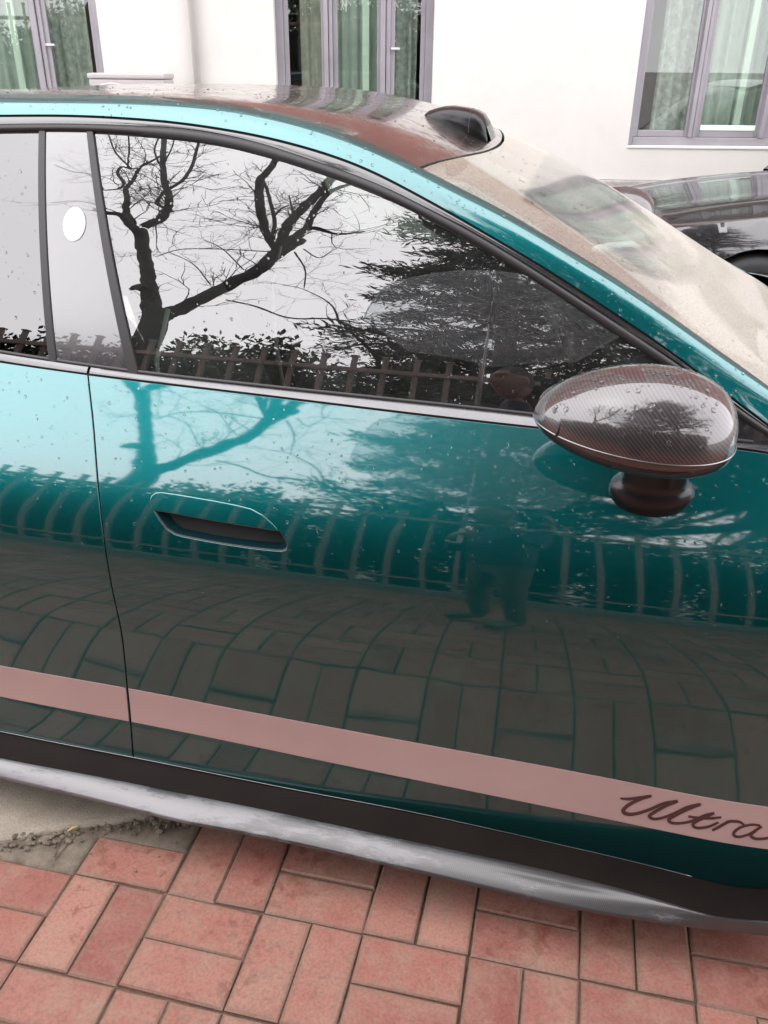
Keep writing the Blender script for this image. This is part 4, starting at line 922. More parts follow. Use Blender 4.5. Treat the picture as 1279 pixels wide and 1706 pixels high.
# ------------------------------------------------------------------ the black car parked by the building
def black_car():
    nose = CAM*np.array([1, 1, 0])+FH*4.55+UH*1.10
    root = empty('parked_car', tuple(nose+UH*2.2+FH*.9), 'black car parked along the white building behind the teal sedan', 'car', rz=A_W+pi)
    Lc, HW = 4.6, .89                                           # local: x forward (to the nose, at x=2.2), y to its left = away... near flank at y=+HW
    def lp(m, n, mat, p=None, sm=True, auto=None): o = m.build(n, mat, None, sm, auto); o.parent = p or root; return o
    prof = profile([(.15, -8), (.3, -2), (.5, 1), (.62, 6), (.72, 16), (.8, 30), (.9, 45), (1.0, 50)], .5, 0)
    def pl(x): x = np.asarray(x, float); f = np.clip(x-1.2, 0, None); r = np.clip(-1.5-x, 0, None); return .10*f**1.5+.32*f**3+.1*r**2
    fy = lambda x, z: np.interp(z, *prof)+pl(x)                 # y measured inwards from the flank
    sh = smooth_curve([(-2.4, .88), (-1.5, .93), (0, .91), (.75, .895), (1.2, .865), (1.7, .80), (2.05, .72), (2.2, .62)], .06)
    ax = (1.32, -1.38); wz, r = .335, .335
    def arc(cx, a0, a1, R=.375): return [(cx+R*cos(radians(t)), wz+R*sin(radians(t))) for t in np.linspace(a0, a1, 24)]
    out = [(-2.38, .3), (ax[1]-.38, .22)]+arc(ax[1], 180, 0)+[(ax[1]+.385, .2), (ax[0]-.385, .2)]+arc(ax[0], 180, 0)+[(ax[0]+.385, .22), (2.12, .25), (2.17, .4)]+dens(sh, 2.17, -2.38, 60)
    for s in (1, -1):
        o = patch('body_side', out, fy, M['black_paint'], None, step=.05, flange=.02)
        o.parent = root
        me = o.data
        for v in me.vertices: v.co = Vector((v.co.x, s*(HW-v.co.y), v.co.z))
        nrm = [Vector(c.vector) for c in me.corner_normals]
        if s > 0: me.flip_normals()
        me.update()
        for p in me.polygons: p.use_smooth = True
    S = np.linspace(-1, 1, 41)
    def topg(x0, x1, zc, name, mat, n=24):
        rows = []
        for t in np.linspace(0, 1, n):
            x = x0*(1-t)+x1*t; xe = np.full_like(S, x); ye = HW-float(fy(x, float(sh(x)))); y = S*ye
            c = zc(x); rows.append(np.stack([xe+.10*(1-S**2)*max(0, (x-1.3)), y, float(sh(x))+c*(1-np.abs(S)**2.4)+.012*np.exp(-((np.abs(S)-.62)/.10)**2)*min(1, max(0, (2.2-x)*2)), ], 1))
        m = MB(); m.grid(rows); return lp(m, name, mat)
    topg(.70, 2.17, lambda x: .085-.02*(x-.7), 'bonnet', M['black_paint'], 40)
    topg(-2.38, -1.75, lambda x: .09, 'boot_lid', M['black_paint'])
    # greenhouse
    rz = smooth_curve([(-1.8, .98), (-1.3, 1.22), (-.8, 1.40), (-.2, 1.45), (.1, 1.42), (.4, 1.25), (.75, .97)], .08)
    rows = []
    for x in np.linspace(-1.78, .74, 50):
        z1 = float(rz(x)); z0 = float(sh(x))+.02; hwt = .62; y0 = HW-.14; q = []
        for t in np.linspace(0, 1, 8): q.append((x, y0+(hwt-y0)*t*(z1-z0)/.52, z0+(z1-z0-.03)*t))
        yl = q[-1][1]
        half = q+[(x, yl*(1-t), z1-.03+.03*sin(t*pi/2)) for t in np.linspace(.1, 1, 8)]
        rows.append(half+[(a, -b, c) for a, b, c in half[::-1][1:]])
    m = MB(); m.grid(rows); gh = lp(m, 'cabin_glass', M['roof'])
    m = MB(); 
    rows = [[(x, y*.60, float(rz(x))+.004+.0*y) for y in np.linspace(-1, 1, 15)] for x in np.linspace(-.95, .15, 20)]
    m.grid(rows); lp(m, 'roof_skin', M['black_paint'])
    for s in (1, -1):
        for xx in (-.15, -1.0):
            m = MB(); m.tube([(xx, s*(HW-.135), float(sh(xx))+.02), (xx-.12, s*(HW-.255), float(rz(xx-.12))-.03)], .025, 6); lp(m, 'pillar', M['black_paint'])
        m = MB(); e = ax
        ell = []
        for t in np.linspace(0, 2*pi, 25):
            x = 2.0+.135*cos(t)-.02*sin(t); z = .665+.04*sin(t)-.02*cos(t); ell.append((x, s*(HW-float(fy(x, z))+.004), z))
        c = np.mean(ell[:-1], 0)+np.array([.01, s*.012, 0]); m.grid([[tuple(c)]*25, [tuple(c*.5+np.array(p)*.5+np.array([0, s*.004, 0])) for p in ell], ell]); lp(m, 'headlight', M['lamp_in'])
        m = MB(); m.tube([(.02, s*(HW-.06), .96), (.02, s*(HW+.06), 1.0), (.0, s*(HW+.10), 1.0)], [.02, .07, .05], 10); lp(m, 'door_mirror', M['black_paint'])
        m = MB(); m.tube([(-.05, s*(HW-.075), .80), (-.25, s*(HW-.072), .805)], .014, 8); lp(m, 'door_handle', M['black_paint'])
    rows = []
    for y in np.linspace(-1, 1, 31):
        hw_ = HW-float(fy(2.17, .5)); zz = np.linspace(.2, .625, 12); rows.append([(2.165+.135*(1-y*y)+.05*sin((z-.2)/.45*pi)*(1-y**4), y*(HW-float(fy(2.165, z))), z) for z in zz])
    m = MB(); m.grid(rows); lp(m, 'front_bumper', M['black_paint'])
    rows = [[(-2.375-.06*(1-y*y), y*(HW-float(fy(-2.375, z))), z) for z in np.linspace(.28, .885, 10)] for y in np.linspace(-1, 1, 21)]
    m = MB(); m.grid(rows); lp(m, 'rear_bumper', M['black_paint'])
    m = MB(); m.box((-2.2, -.7, .18), (2.0, .7, .2)); lp(m, 'floor_pan', M['dark'], None, False)
    for cx in ax:
        for s in (1, -1):
            tm = MB(); h = .105; y0 = s*(HW-.02)
            tm.lathe([(a, y0-s*h+s*b) for a, b in [(r-.08, h*.85), (r-.04, h), (r-.008, h*.8), (r, h*.4), (r, -h*.6), (r-.03, -h)]], 40, 'y', (cx, 0, wz)); ty = lp(tm, 'wheel', M['tyre'])
            rm = MB(); rm.lathe([(r-.08, y0-s*.016), (r-.10, y0-s*.05), (.05, y0-s*.06), (.0, y0-s*.05)], 40, 'y', (cx, 0, wz))
            for k in range(5):
                t = 2*pi*k/5; rm.tube([(cx+.03*cos(t), y0-s*.03, wz+.03*sin(t)), (cx+(r-.09)*cos(t), y0-s*.02, wz+(r-.09)*sin(t))], [.03, .02], 6)
            o = lp(rm, 'rim', M['rim'], None); o.parent = ty; o.matrix_parent_inverse = Matrix.Identity(4)
            ln = MB(); ln.lathe([(.374, s*(HW-.03)), (.374, s*(HW-.32)), (.1, s*(HW-.32))], 30, 'y', (cx, 0, wz)); lp(ln, 'wheel_arch_liner', M['liner'])
    return root
M['black_paint'] = gloss_black('black_car_paint', (.010, .009, .010), .015, 1, .5); M['black_paint'].node_tree.nodes['Principled BSDF'].inputs['Coat IOR'].default_value = 1.7
M['liner'] = plain('grey_arch_liner', (.05, .048, .048), .8)
black_car()

# ------------------------------------------------------------------ what stands behind the photographer and shows in the glass and paint
M['fence'] = plain('grey_brown_fence_metal', (.36, .33, .30), .45, .3, var=.2, scale=6)
FY = -3.1
ftop = np.mean([mirror_to(a, b, FY)[2] for a, b in ((350, 575), (442, 580), (540, 588), (642, 597), (751, 605), (807, 611))])
fx0 = [mirror_to(a, b, FY)[0] for a, b in ((350, 575), (395, 577), (442, 580), (490, 583), (540, 588), (590, 592), (642, 597), (696, 600), (751, 605), (807, 611))]
fsp = float(np.polyfit(np.arange(10), fx0, 1)[0]); f0 = float(np.polyfit(np.arange(10), fx0, 1)[1])
fence = empty('picket_fence', (-1, FY, 0), 'grey metal picket fence with capped pickets in front of the hedge', 'fence')
pk = MB(); pk.box((-.018, -.018, .16), (.018, .018, ftop-.02)); pk.box((-.028, -.028, ftop-.0195), (.028, .028, ftop), .005)
pk0 = pk.build('picket', M['fence'], None)
n0, n1 = int(math.floor((-7-f0)/fsp)), int(math.ceil((5.5-f0)/fsp))
for k in range(n0, n1):
    o = pk0 if k == n0 else pk0.copy()
    if k != n0: COL.objects.link(o)
    o.location = (f0+k*fsp, FY, 0); adopt(o, fence)
for z in (ftop-.20, .42):
    m = MB(); m.box((f0+n0*fsp-.1, FY-.0, z-.025), (f0+n1*fsp, FY+.045, z+.025), .004); m.build('rail', M['fence'], fence)
for x in (f0+(n0+4.5)*fsp, f0+(n0+18.5)*fsp, f0+(n0+46.5)*fsp):
    m = MB(); m.box((x-.05, FY-.05, -.03), (x+.05, FY+.05, ftop-.05), .006); m.build('post', M['fence'], fence)
kb = MB(); kb.box((-8, FY-.12, -.03), (6, FY+.10, .15), .01); tag(kb.build('kerb', M['yard']), 'low concrete kerb under the picket fence', 'kerb', kind='structure')

M['bark'] = plain('dark_wet_bark', (.035, .031, .028), .85, var=.35, scale=14, bumps=.6)
def leafmat(name, a, b):
    m, t, p = new_mat(name); setp(p, Roughness=.5)
    g = t.nodes.new('ShaderNodeNewGeometry'); c = ramp(t, g.outputs['Random Per Island'], [(0, a), (1, b)]); t.links.new(c.outputs[0], p.inputs['Base Color']); return m
M['leaf'] = leafmat('dark_hedge_leaf', (.012, .028, .012), (.05, .085, .03))
M['needle'] = leafmat('dark_cedar_needles', (.008, .020, .012), (.030, .052, .026))
# bare tree, traced where the glass mirrors it
TY = -4.6
def c3(p): return (p[0]*.5, 180+p[1]*.5)
def z7b(p): return (150+p[0]*.2737, 220+p[1]*.2737)
BR = [  # (transform, depth drift, points (x, y, width in that zoom))
    ('z', 0, [(372, 1200, 150), (372, 1060, 112), (350, 920, 80), (335, 800, 74), (308, 660, 74), (300, 600, 80)]),
    ('z', .3, [(295, 610, 60), (235, 560, 50), (180, 505, 42), (95, 490, 34), (20, 470, 26)]),
    ('z', .1, [(250, 560, 50), (215, 480, 38), (222, 400, 32), (214, 350, 28), (262, 285, 24), (305, 212, 20), (380, 172, 16), (470, 120, 12)]),
    ('z', -.2, [(325, 580, 62), (430, 522, 62), (470, 460, 48), (476, 380, 42), (452, 300, 36), (440, 200, 32), (446, 30, 28), (450, -120, 22)]),
    ('z', -.3, [(446, 462, 26), (404, 432, 24), (430, 385, 20), (455, 350, 18)]),
    ('z', -.4, [(480, 345, 24), (565, 288, 22), (620, 200, 20), (642, 120, 18), (662, 50, 16), (690, -60, 12)]),
    ('z', .5, [(75, 355, 10), (170, 345, 16), (200, 310, 18), (165, 252, 18), (190, 212, 16), (245, 225, 14), (300, 215, 12)]),
    ('z', .4, [(245, 222, 12), (150, 120, 10), (108, 10, 8)]), ('z', .4, [(225, 215, 10), (235, 100, 9), (228, 0, 8)]),
    ('z', -.2, [(415, 190, 12), (390, 110, 10), (420, 20, 8)]), ('z', -.3, [(455, 180, 10), (500, 80, 8), (515, 0, 7)]),
    ('z', .1, [(240, 960, 24), (290, 945, 60), (330, 960, 70)]),
    ('z', -.3, [(400, 1130, 120), (480, 1100, 108), (600, 1050, 92), (800, 950, 88), (1000, 850, 86), (1130, 745, 84), (1279, 655, 70)]),
    ('c', -.7, [(900, 500, 40), (960, 445, 34), (1035, 400, 24), (1120, 420, 12), (1212, 412, 9)]),
    ('c', -.9, [(930, 470, 36), (955, 400, 34), (990, 350, 32), (1050, 295, 32), (1090, 250, 32), (1130, 205, 28), (1200, 150, 20)]),
    ('c', -1.0, [(1020, 400, 24), (1050, 340, 22), (1100, 280, 18), (1180, 250, 14), (1260, 230, 10)]),
    ('c', -.5, [(915, 470, 24), (882, 410, 26), (868, 345, 30), (860, 290, 28), (866, 240, 26), (905, 195, 22), (930, 130, 16)]),
    ('c', -.5, [(908, 440, 14), (912, 370, 13), (892, 285, 11), (874, 240, 10)]),
    ('c', -.8, [(912, 360, 8), (945, 330, 7), (1000, 318, 5)]), ('c', -.9, [(975, 350, 10), (968, 320, 7), (962, 290, 4)]),
    ('c', -.6, [(750, 640, 6), (850, 662, 8), (960, 700, 8), (1110, 705, 9), (1160, 740, 9), (1250, 830, 16), (1262, 900, 22)]),
    ('c', -.6, [(1130, 720, 8), (1100, 655, 6), (1010, 605, 4), (940, 590, 3)]),
    ('c', -.1, [(900, 480, 6), (720, 470, 5), (600, 472, 5), (520, 495, 4)]),
    ('c', -.3, [(700, 590, 5), (640, 520, 4), (560, 480, 3)]), ('c', -.5, [(810, 540, 5), (740, 470, 4), (680, 440, 3)]),
    ('c', .3, [(340, 270, 9), (300, 222, 7), (240, 212, 5), (182, 190, 4)]), ('c', .4, [(350, 330, 5), (260, 310, 4), (170, 316, 3)]),
    ('c', -1.0, [(980, 480, 8), (1015, 540, 6), (1012, 600, 4)]), ('c', -1.0, [(1010, 470, 6), (1060, 500, 5), (1100, 480, 3)])]
tree = empty('bare_tree', (0, TY, 0), 'leafless tree with forked trunk and long leaning limb behind the fence', 'tree')
segs = []; RT3 = random.Random(5)
for k, (tf, dd, P) in enumerate(BR):
    f = z7b if tf == 'z' else c3; q = 0.2737 if tf == 'z' else .5; pts = []; rad = []
    n = len(P)
    for i, (x, y, wd) in enumerate(P):
        u = f((x, y)); Y = TY+dd*(.3+.7*i/(n-1))
        a = mirror_to(u[0], u[1], Y); b = mirror_to(u[0]+3, u[1], Y); sc_ = np.linalg.norm(b-a)/3
        pts.append(a); rad.append(max(.007, wd*q*sc_/2*1.15))
    if k == 0:
        p0 = pts[0].copy(); tree.location = (p0[0], p0[1], 0)
        pts = [np.array([p0[0]-.05, p0[1], -.06]), np.array([p0[0]-.03, p0[1], p0[2]*.5])]+pts; rad = [rad[0]*1.35, rad[0]*1.05]+rad
    S3 = spline(np.array(pts), 6); R3 = np.interp(np.linspace(0, 1, len(S3)), np.linspace(0, 1, len(rad)), rad)
    S3[1:-1] += RNG.normal(0, 1, (len(S3)-2, 3))*(R3[1:-1, None]*.10)
    m = MB(); m.tube(S3, R3, 9 if R3.mean() > .03 else 6); m.build('trunk' if k == 0 else 'limb', M['bark'], tree, True); segs.append((S3, R3))
def twigs(segs, seed, n_each, l0=.8, mb=None, depth=2, rmin=.003, up=.5):
    r = np.random.default_rng(seed); mb = mb or MB()
    def grow(p, d, ln, rad, dep):
        n = 6; pts = [p]; dd = d.copy()
        for i in range(n):
            dd = dd+r.normal(0, .22, 3)+np.array([0, 0, .06*up]); dd /= np.linalg.norm(dd); pts.append(pts[-1]+dd*ln/n)
        mb.tube(pts, np.linspace(rad, rad*.35, n+1), 3, False)
        if dep > 0:
            for q in range(r.integers(2, 5)):
                i = r.integers(1, n); e = dd+r.normal(0, .75, 3); e /= np.linalg.norm(e); grow(pts[i], e, ln*r.uniform(.35, .7), rad*.6, dep-1)
    for S3, R3 in segs:
        L_ = np.sum(np.linalg.norm(np.diff(S3, axis=0), axis=1)); k = int(n_each*L_)
        for _ in range(k):
            i = r.integers(1, len(S3)); t = S3[i]-S3[i-1]; t /= np.linalg.norm(t)+1e-9
            d = t*.5+r.normal(0, .7, 3)+np.array([0, 0, up]); d /= np.linalg.norm(d)
            grow(S3[i], d, l0*r.uniform(.4, 1.2), min(.011, max(rmin, R3[i]*.35)), depth)
    return mb
tag(twigs([s for i, s in enumerate(segs) if i not in (0, 11)], 3, 4.2, rmin=.004).build('twigs', M['bark'], tree), kind='stuff')

def leaves(mb, P, D, size, r, asp=.45):
    k = len(P); a = D/np.linalg.norm(D, axis=1, keepdims=True); b = r.normal(0, 1, (k, 3)); b -= a*np.sum(a*b, 1, keepdims=True); b /= np.linalg.norm(b, axis=1, keepdims=True)
    s = size*r.uniform(.6, 1.3, (k, 1)); V = np.stack([P, P+a*s*.5+b*s*asp*.5, P+a*s, P+a*s*.5-b*s*asp*.5], 1).reshape(-1, 3)
    base = len(mb.v); mb.v += [tuple(v) for v in V]; mb.f += [(base+4*i, base+4*i+1, base+4*i+2, base+4*i+3) for i in range(k)]
def shrub(x, y, w_, h, seed, label, n=3400):
    r = np.random.default_rng(seed); root = empty('hedge_shrub', (x, y, 0), label, 'shrub', 'hedge shrubs behind the picket fence')
    st = MB(); tips = []
    for k in range(26):
        a = r.uniform(0, 2*pi); q = r.uniform(.1, 1); bx, by = .12*cos(a), .08*sin(a); tx, ty = w_*.55*q*cos(a), .35*q*sin(a); hh = h*r.uniform(.62, 1.0)*(1-.12*q)
        P = np.array([(bx, by, -.03), (bx+tx*.4, by+ty*.4, hh*.4), (bx+tx*.9, by+ty*.8, hh*.75), (bx+tx, by+ty, hh)])+np.array([x, y, 0]); S3 = spline(P, 6); st.tube(S3, np.linspace(.014, .003, len(S3)), 4, False); tips.append(S3)
    st.build('stems', M['bark'], root)
    lf = MB(); C_ = np.concatenate(tips); zc = C_[:, 2]/h; pr = .55+.6*zc; pr /= pr.sum()
    i = r.choice(len(C_), n, p=pr); P = C_[i]+r.normal(0, 1, (n, 3))*np.array([.10, .10, .07]); P[:, 2] = np.clip(P[:, 2], .05, None)
    # upright shoots breaking the outline
    leaves(lf, P, r.normal(0, 1, (n, 3))+np.array([0, 0, .5]), .085, r)
    tag(lf.build('leaves', M['leaf'], root), kind='stuff')
hl = ['tall hedge shrub behind the fence below the bare tree', 'dense hedge shrub with upright shoots behind the picket fence']
rr = random.Random(2)
hx = -6.6
while hx < 6.2:
    shrub(hx, -3.75+rr.uniform(-.15, .15), .9+rr.uniform(-.1, .1), 2.62+rr.uniform(-.3, .25)-(.5 if hx < -3.6 else 0), int(hx*100) % 9973, 'dense dark green hedge shrub with upright shoots behind the picket fence', 11000)
    hx += .62+rr.uniform(-.08, .1)
def evergreen(x, y, h, spread, zlow, seed, label, nb=60, nl=170, lean=0):
    r = np.random.default_rng(seed); root = empty('cedar_tree', (x, y, 0), label, 'tree', None)
    tk = spline(np.array([(x, y, -.05), (x+.05, y, h*.35), (x-.04+lean*.5, y+.05, h*.7), (x+lean, y, h)]), 8); m = MB(); m.tube(tk, np.linspace(.16, .02, len(tk)), 9); m.build('trunk', M['bark'], root, True)
    lm = MB(); lf = MB()
    for k in range(nb):
        z = zlow+(h-zlow)*((k+r.uniform(0, 1))/nb); a = r.uniform(0, 2*pi); i = int(np.argmin(np.abs(tk[:, 2]-z))); p = tk[i]
        ln = spread*(1-.72*(z-zlow)/(h-zlow))*r.uniform(.55, 1.1); d = np.array([cos(a), sin(a), r.uniform(-.05, .3)])
        P = spline(np.array([p, p+d*ln*.4, p+d*ln*.75+np.array([0, 0, .04]), p+d*ln+np.array([0, 0, -.12*ln])]), 5); lm.tube(P, np.linspace(.028*ln, .005, len(P)), 5, False)
        t = r.uniform(.25, 1, nl)**.7; j = (t*(len(P)-1)).astype(int); Q = P[j]+r.normal(0, 1, (nl, 3))*np.array([.13, .13, .05])*(.5+ln*.5)*(1.15-t[:, None]*.5)
        leaves(lf, Q, r.normal(0, .8, (nl, 3))+d*1.2+np.array([0, 0, -.1]), .12, r, .22)
    lm.build('limbs', M['bark'], root, True); tag(lf.build('needles', M['needle'], root), kind='stuff')
g1 = mirror_to(800, 480, -5.2)
evergreen(g1[0]+.3, -5.2, 8.6, 2.2, 1.7, 4, 'dark cedar next to the bare tree, behind the hedge', 170, 330)
evergreen(2.8, -4.2, 11.5, 4.1, 3.1, 8, 'tall broad cedar at the front end of the fence', 230, 360)

# ------------------------------------------------------------------ the photographer with a clear umbrella
M['skin'] = plain('skin', (.21, .10, .072), .5, var=.06, scale=20)
M['hair'] = plain('short_dark_hair', (.012, .010, .010), .6)
M['jacket'] = plain('dark_navy_jacket', (.022, .03, .055), .8, var=.3, scale=30)
M['trouser'] = plain('charcoal_trousers', (.085, .066, .055), .85)
M['shoe'] = plain('brown_shoe', (.09, .06, .045), .5)
HC = mirror_to(853, 640, -1.5); HC[2] += .012
def person():
    F_ = np.array([-.74, .67, 0.]); Rr = np.array([F_[1], -F_[0], 0]); up = np.array([0, 0, 1.])
    def W(r, f, z): return HC*np.array([1, 1, 0])+Rr*r+F_*f+up*z
    hz = HC[2]; k = hz/1.60
    joints = {'pel': (W(0, -.05, .93*k), .125, .10), 'bel': (W(0, -.05, 1.08*k), .125, .10), 'che': (W(0, -.05, 1.27*k), .15, .11), 'nk0': (W(0, -.04, 1.41*k), .075, .075), 'nk1': (W(0, -.02, 1.50*k), .06, .06)}
    phone = CAM+CF*-.035
    hr = phone+np.array([.03, -.02, -.04]); umb_hand = np.array([.655, -1.30, 1.27])
    joints.update({'shR': (W(.17, -.05, 1.37*k), .06, .06), 'elR': (W(.27, .02, 1.20*k), .045, .045), 'wrR': (hr+np.array([.02, -.06, -.05]), .034, .034),
        'shL': (W(-.17, -.05, 1.37*k), .06, .06), 'elL': (W(-.24, .02, 1.12*k), .045, .045), 'wrL': (umb_hand+np.array([-.03, -.07, -.04]), .034, .034)})
    for s, n in ((1, 'R'), (-1, 'L')):
        joints.update({'hi'+n: (W(.085*s, -.05, .86*k), .08, .08), 'kn'+n: (W(.10*s, -.03, .49*k), .056, .056), 'an'+n: (W(.11*s, -.06, .09), .043, .043), 'to'+n: (W(.125*s, .11, .045), .042, .032)})
    ed = [('pel', 'bel'), ('bel', 'che'), ('che', 'nk0'), ('nk0', 'nk1')]
    for n in 'RL': ed += [('che', 'sh'+n), ('sh'+n, 'el'+n), ('el'+n, 'wr'+n), ('pel', 'hi'+n), ('hi'+n, 'kn'+n), ('kn'+n, 'an'+n), ('an'+n, 'to'+n)]
    pts = dict(joints); 
    def hand(wr, target, nrm, n, curl):
        w0 = pts[wr][0]; fdir = target-w0; fdir /= np.linalg.norm(fdir); side = np.cross(fdir, nrm); side /= np.linalg.norm(side); nn = np.cross(side, fdir)
        pm = w0+fdir*.055; pts[n+'pm'] = (pm, .030, .022); ed.append((wr, n+'pm'))
        for q, (o_, ln) in enumerate(((-.03, .062), (-.01, .072), (.011, .068), (.03, .055))):
            b0 = pm+fdir*.035+side*o_; d = fdir; prev = n+'pm'
            for s_ in range(3):
                ang = curl*(s_+.5); dd = fdir*cos(ang)+nn*sin(ang); b1 = b0+dd*ln*(.5, .3, .24)[s_]; nm = f'{n}f{q}{s_}'; pts[nm] = (b1, .0085, .0085); ed.append((prev, nm)); prev = nm; b0 = b1
        b0 = pm-fdir*.02-side*.032; prev = n+'pm'
        for s_ in range(2):
            b1 = b0+(-side*.5+fdir*.7+nn*.5*(s_+1))*.032; nm = f'{n}t{s_}'; pts[nm] = (b1, .0095, .0095); ed.append((prev, nm)); prev = nm; b0 = b1
    hand('wrR', hr+np.array([.035, .02, .02]), np.array([-1., 0, .2]), 'R', .55)
    hand('wrL', umb_hand, np.array([1., .3, 0.]), 'L', .8)
    names = list(pts); ix = {n: i for i, n in enumerate(names)}
    me = bpy.data.meshes.new('person'); me.from_pydata([tuple(pts[n][0]) for n in names], [(ix[a], ix[b]) for a, b in ed], [])
    o = bpy.data.objects.new('person', me); COL.objects.link(o)
    md = o.modifiers.new('skin', 'SKIN')
    for n in names:
        v = me.skin_vertices[0].data[ix[n]]; v.radius = (pts[n][1], pts[n][2]); v.use_root = n == 'pel'
    sb = o.modifiers.new('sub', 'SUBSURF'); sb.levels = 2; sb.render_levels = 2
    dg = bpy.context.evaluated_depsgraph_get(); em = bpy.data.meshes.new_from_object(o.evaluated_get(dg))
    bm = bmesh.new(); bm.from_mesh(em)
    # head: a shaped ellipsoid with brow, nose, lips, chin, eye sockets and ears
    hb = bmesh.new(); bmesh.ops.create_uvsphere(hb, u_segments=64, v_segments=48, radius=1)
    for v in hb.verts:
        f, r_, z = v.co.y, v.co.x, v.co.z
        F3, R3, Z3 = f*.098, r_*.076, z*.118
        if f > 0:
            F3 *= 1-.10*max(0, z-.2); jaw = max(0, -z-.2); R3 *= 1-.42*jaw; F3 += .012*max(0, -z-.35)
            g = lambda cz, cr, sz, sr: math.exp(-((z-cz)/sz)**2-((r_-cr)/sr)**2)
            F3 += .032*g(-.20, 0, .15, .15)+.016*g(.02, 0, .22, .12)+.010*g(.24, .32, .09, .3)+.010*g(.24, -.32, .09, .3)+.008*g(-.2, .42, .2, .2)+.008*g(-.2, -.42, .2, .2)
            F3 -= .014*g(.08, .38, .10, .18)+.014*g(.08, -.38, .10, .18)
            F3 += .010*g(-.45, 0, .06, .24)+.010*g(-.58, 0, .06, .22)-.008*g(-.515, 0, .03, .24)+.008*g(-.82, 0, .14, .2)
        else: F3 *= 1.03
        for s in (1, -1):
            d = ((f+.05)/.22)**2+((z+.05)/.26)**2
            if s*r_ > .5: R3 += s*.018*math.exp(-d*2.2)
        v.co = Vector(HC+Rr*R3+F_*F3+up*Z3)
    tm = bpy.data.meshes.new('t'); hb.to_mesh(tm); hb.free(); bm.from_mesh(tm)
    bm.to_mesh(em); bm.free(); bpy.data.objects.remove(o)
    o = bpy.data.objects.new('person', em); COL.objects.link(o)
    rm = o.modifiers.new('remesh', 'REMESH'); rm.mode = 'VOXEL'; rm.voxel_size = .0052; rm.use_smooth_shade = True
    dg = bpy.context.evaluated_depsgraph_get(); me2 = bpy.data.meshes.new_from_object(o.evaluated_get(dg)); o.modifiers.clear(); o.data = me2
    me2.materials.clear()
    M['lip'] = plain('lips', (.17, .06, .05), .45)
    for n in ('skin', 'hair', 'jacket', 'trouser', 'shoe', 'lip'): me2.materials.append(M[n])
    wl = pts['wrL'][0]; wr = pts['wrR'][0]
    for p in me2.polygons:
        c = np.array(p.center); rel = c-HC; f = rel@F_; z = rel[2]; p.use_smooth = True
        rr_ = abs(rel@Rr)
        if z > -.135 and np.linalg.norm(rel) < .17:
            p.material_index = 1 if (z > .062-.03*(f < .06) and f < .085) or (f < -.02 and z > -.04) or (f > .05 and .0265 < z < .036-.12*abs(rr_-.032) and .011 < rr_ < .050) else 0
            if f > .06 and rr_ < .025 and abs(z+.061) < .0105*(1-rr_/.03)+.001: p.material_index = 5
        elif min(np.linalg.norm(c-wl), np.linalg.norm(c-wr)) < .03 or np.linalg.norm(c-umb_hand) < .085 or np.linalg.norm(c-hr) < .10: p.material_index = 0
        elif c[2] > .92*k: p.material_index = 2
        elif c[2] > .10: p.material_index = 3
        else: p.material_index = 4
    tag(o, 'person in a dark jacket holding a clear umbrella and a phone', 'person')
    # eyes
    for s in (-1, 1):
        e = MB(); c = HC+Rr*s*.029+F_*.0735+up*.009; bmm = bmesh.new(); bmesh.ops.create_uvsphere(bmm, u_segments=16, v_segments=12, radius=.0115); bmm.verts.ensure_lookup_table()
        e.add([np.array(v.co)+c for v in bmm.verts], [[v.index for v in q.verts] for q in bmm.faces]); bmm.free(); eo = e.build('eye', M['white'], None, True); adopt(eo, o); pu = MB(); pc = c+F_*.0095; pu.lathe([(.0055, 0), (.005, .0012), (.0, .002)], 14, 'y', (0, 0, 0)); V_ = [pc+Rr*v[0]+F_*v[1]+up*v[2] for v in pu.v]; pu.v = [tuple(v) for v in V_]; adopt(pu.build('pupil', M['hair'], None, True), eo)
    # phone
    Pm = Matrix(((CR[0], CU[0], -CF[0]), (CR[1], CU[1], -CF[1]), (CR[2], CU[2], -CF[2])))
    p = MB(); p.box((-.038, -.13, .0), (.038, .03, .008), .003); ph = p.build('phone', M['black'], None, True)
    ph.matrix_world = Matrix.Translation(CAM-CF*.03) @ Pm.to_4x4(); tag(ph, 'black phone held upright by the person with the umbrella', 'phone')
    return umb_hand
uh = person()
def film_vinyl():
    m, t, b = new_mat('clear_umbrella_vinyl'); n = t.nodes; l = t.links; t.nodes.remove(b)
    tr = n.new('ShaderNodeBsdfTransparent'); tr.inputs[0].default_value = (.86, .89, .90, 1); gl = n.new('ShaderNodeBsdfGlossy'); gl.inputs['Roughness'].default_value = .12
    df = n.new('ShaderNodeBsdfTranslucent'); df.inputs[0].default_value = (.75, .78, .8, 1)
    ns = noise(t, 35, 4); r = ramp(t, ns.outputs[0], [(.35, (.10,)*3), (.75, (.32,)*3)])
    m1 = n.new('ShaderNodeMixShader'); l.new(r.outputs[0], m1.inputs[0]); l.new(tr.outputs[0], m1.inputs[1]); l.new(df.outputs[0], m1.inputs[2])
    m2 = n.new('ShaderNodeMixShader'); m2.inputs[0].default_value = .12; l.new(m1.outputs[0], m2.inputs[1]); l.new(gl.outputs[0], m2.inputs[2]); l.new(m2.outputs[0], n['Material Output'].inputs[0]); return m
M['vinyl'] = film_vinyl(); M['steel'] = plain('umbrella_steel', (.35, .35, .36), .3, 1)
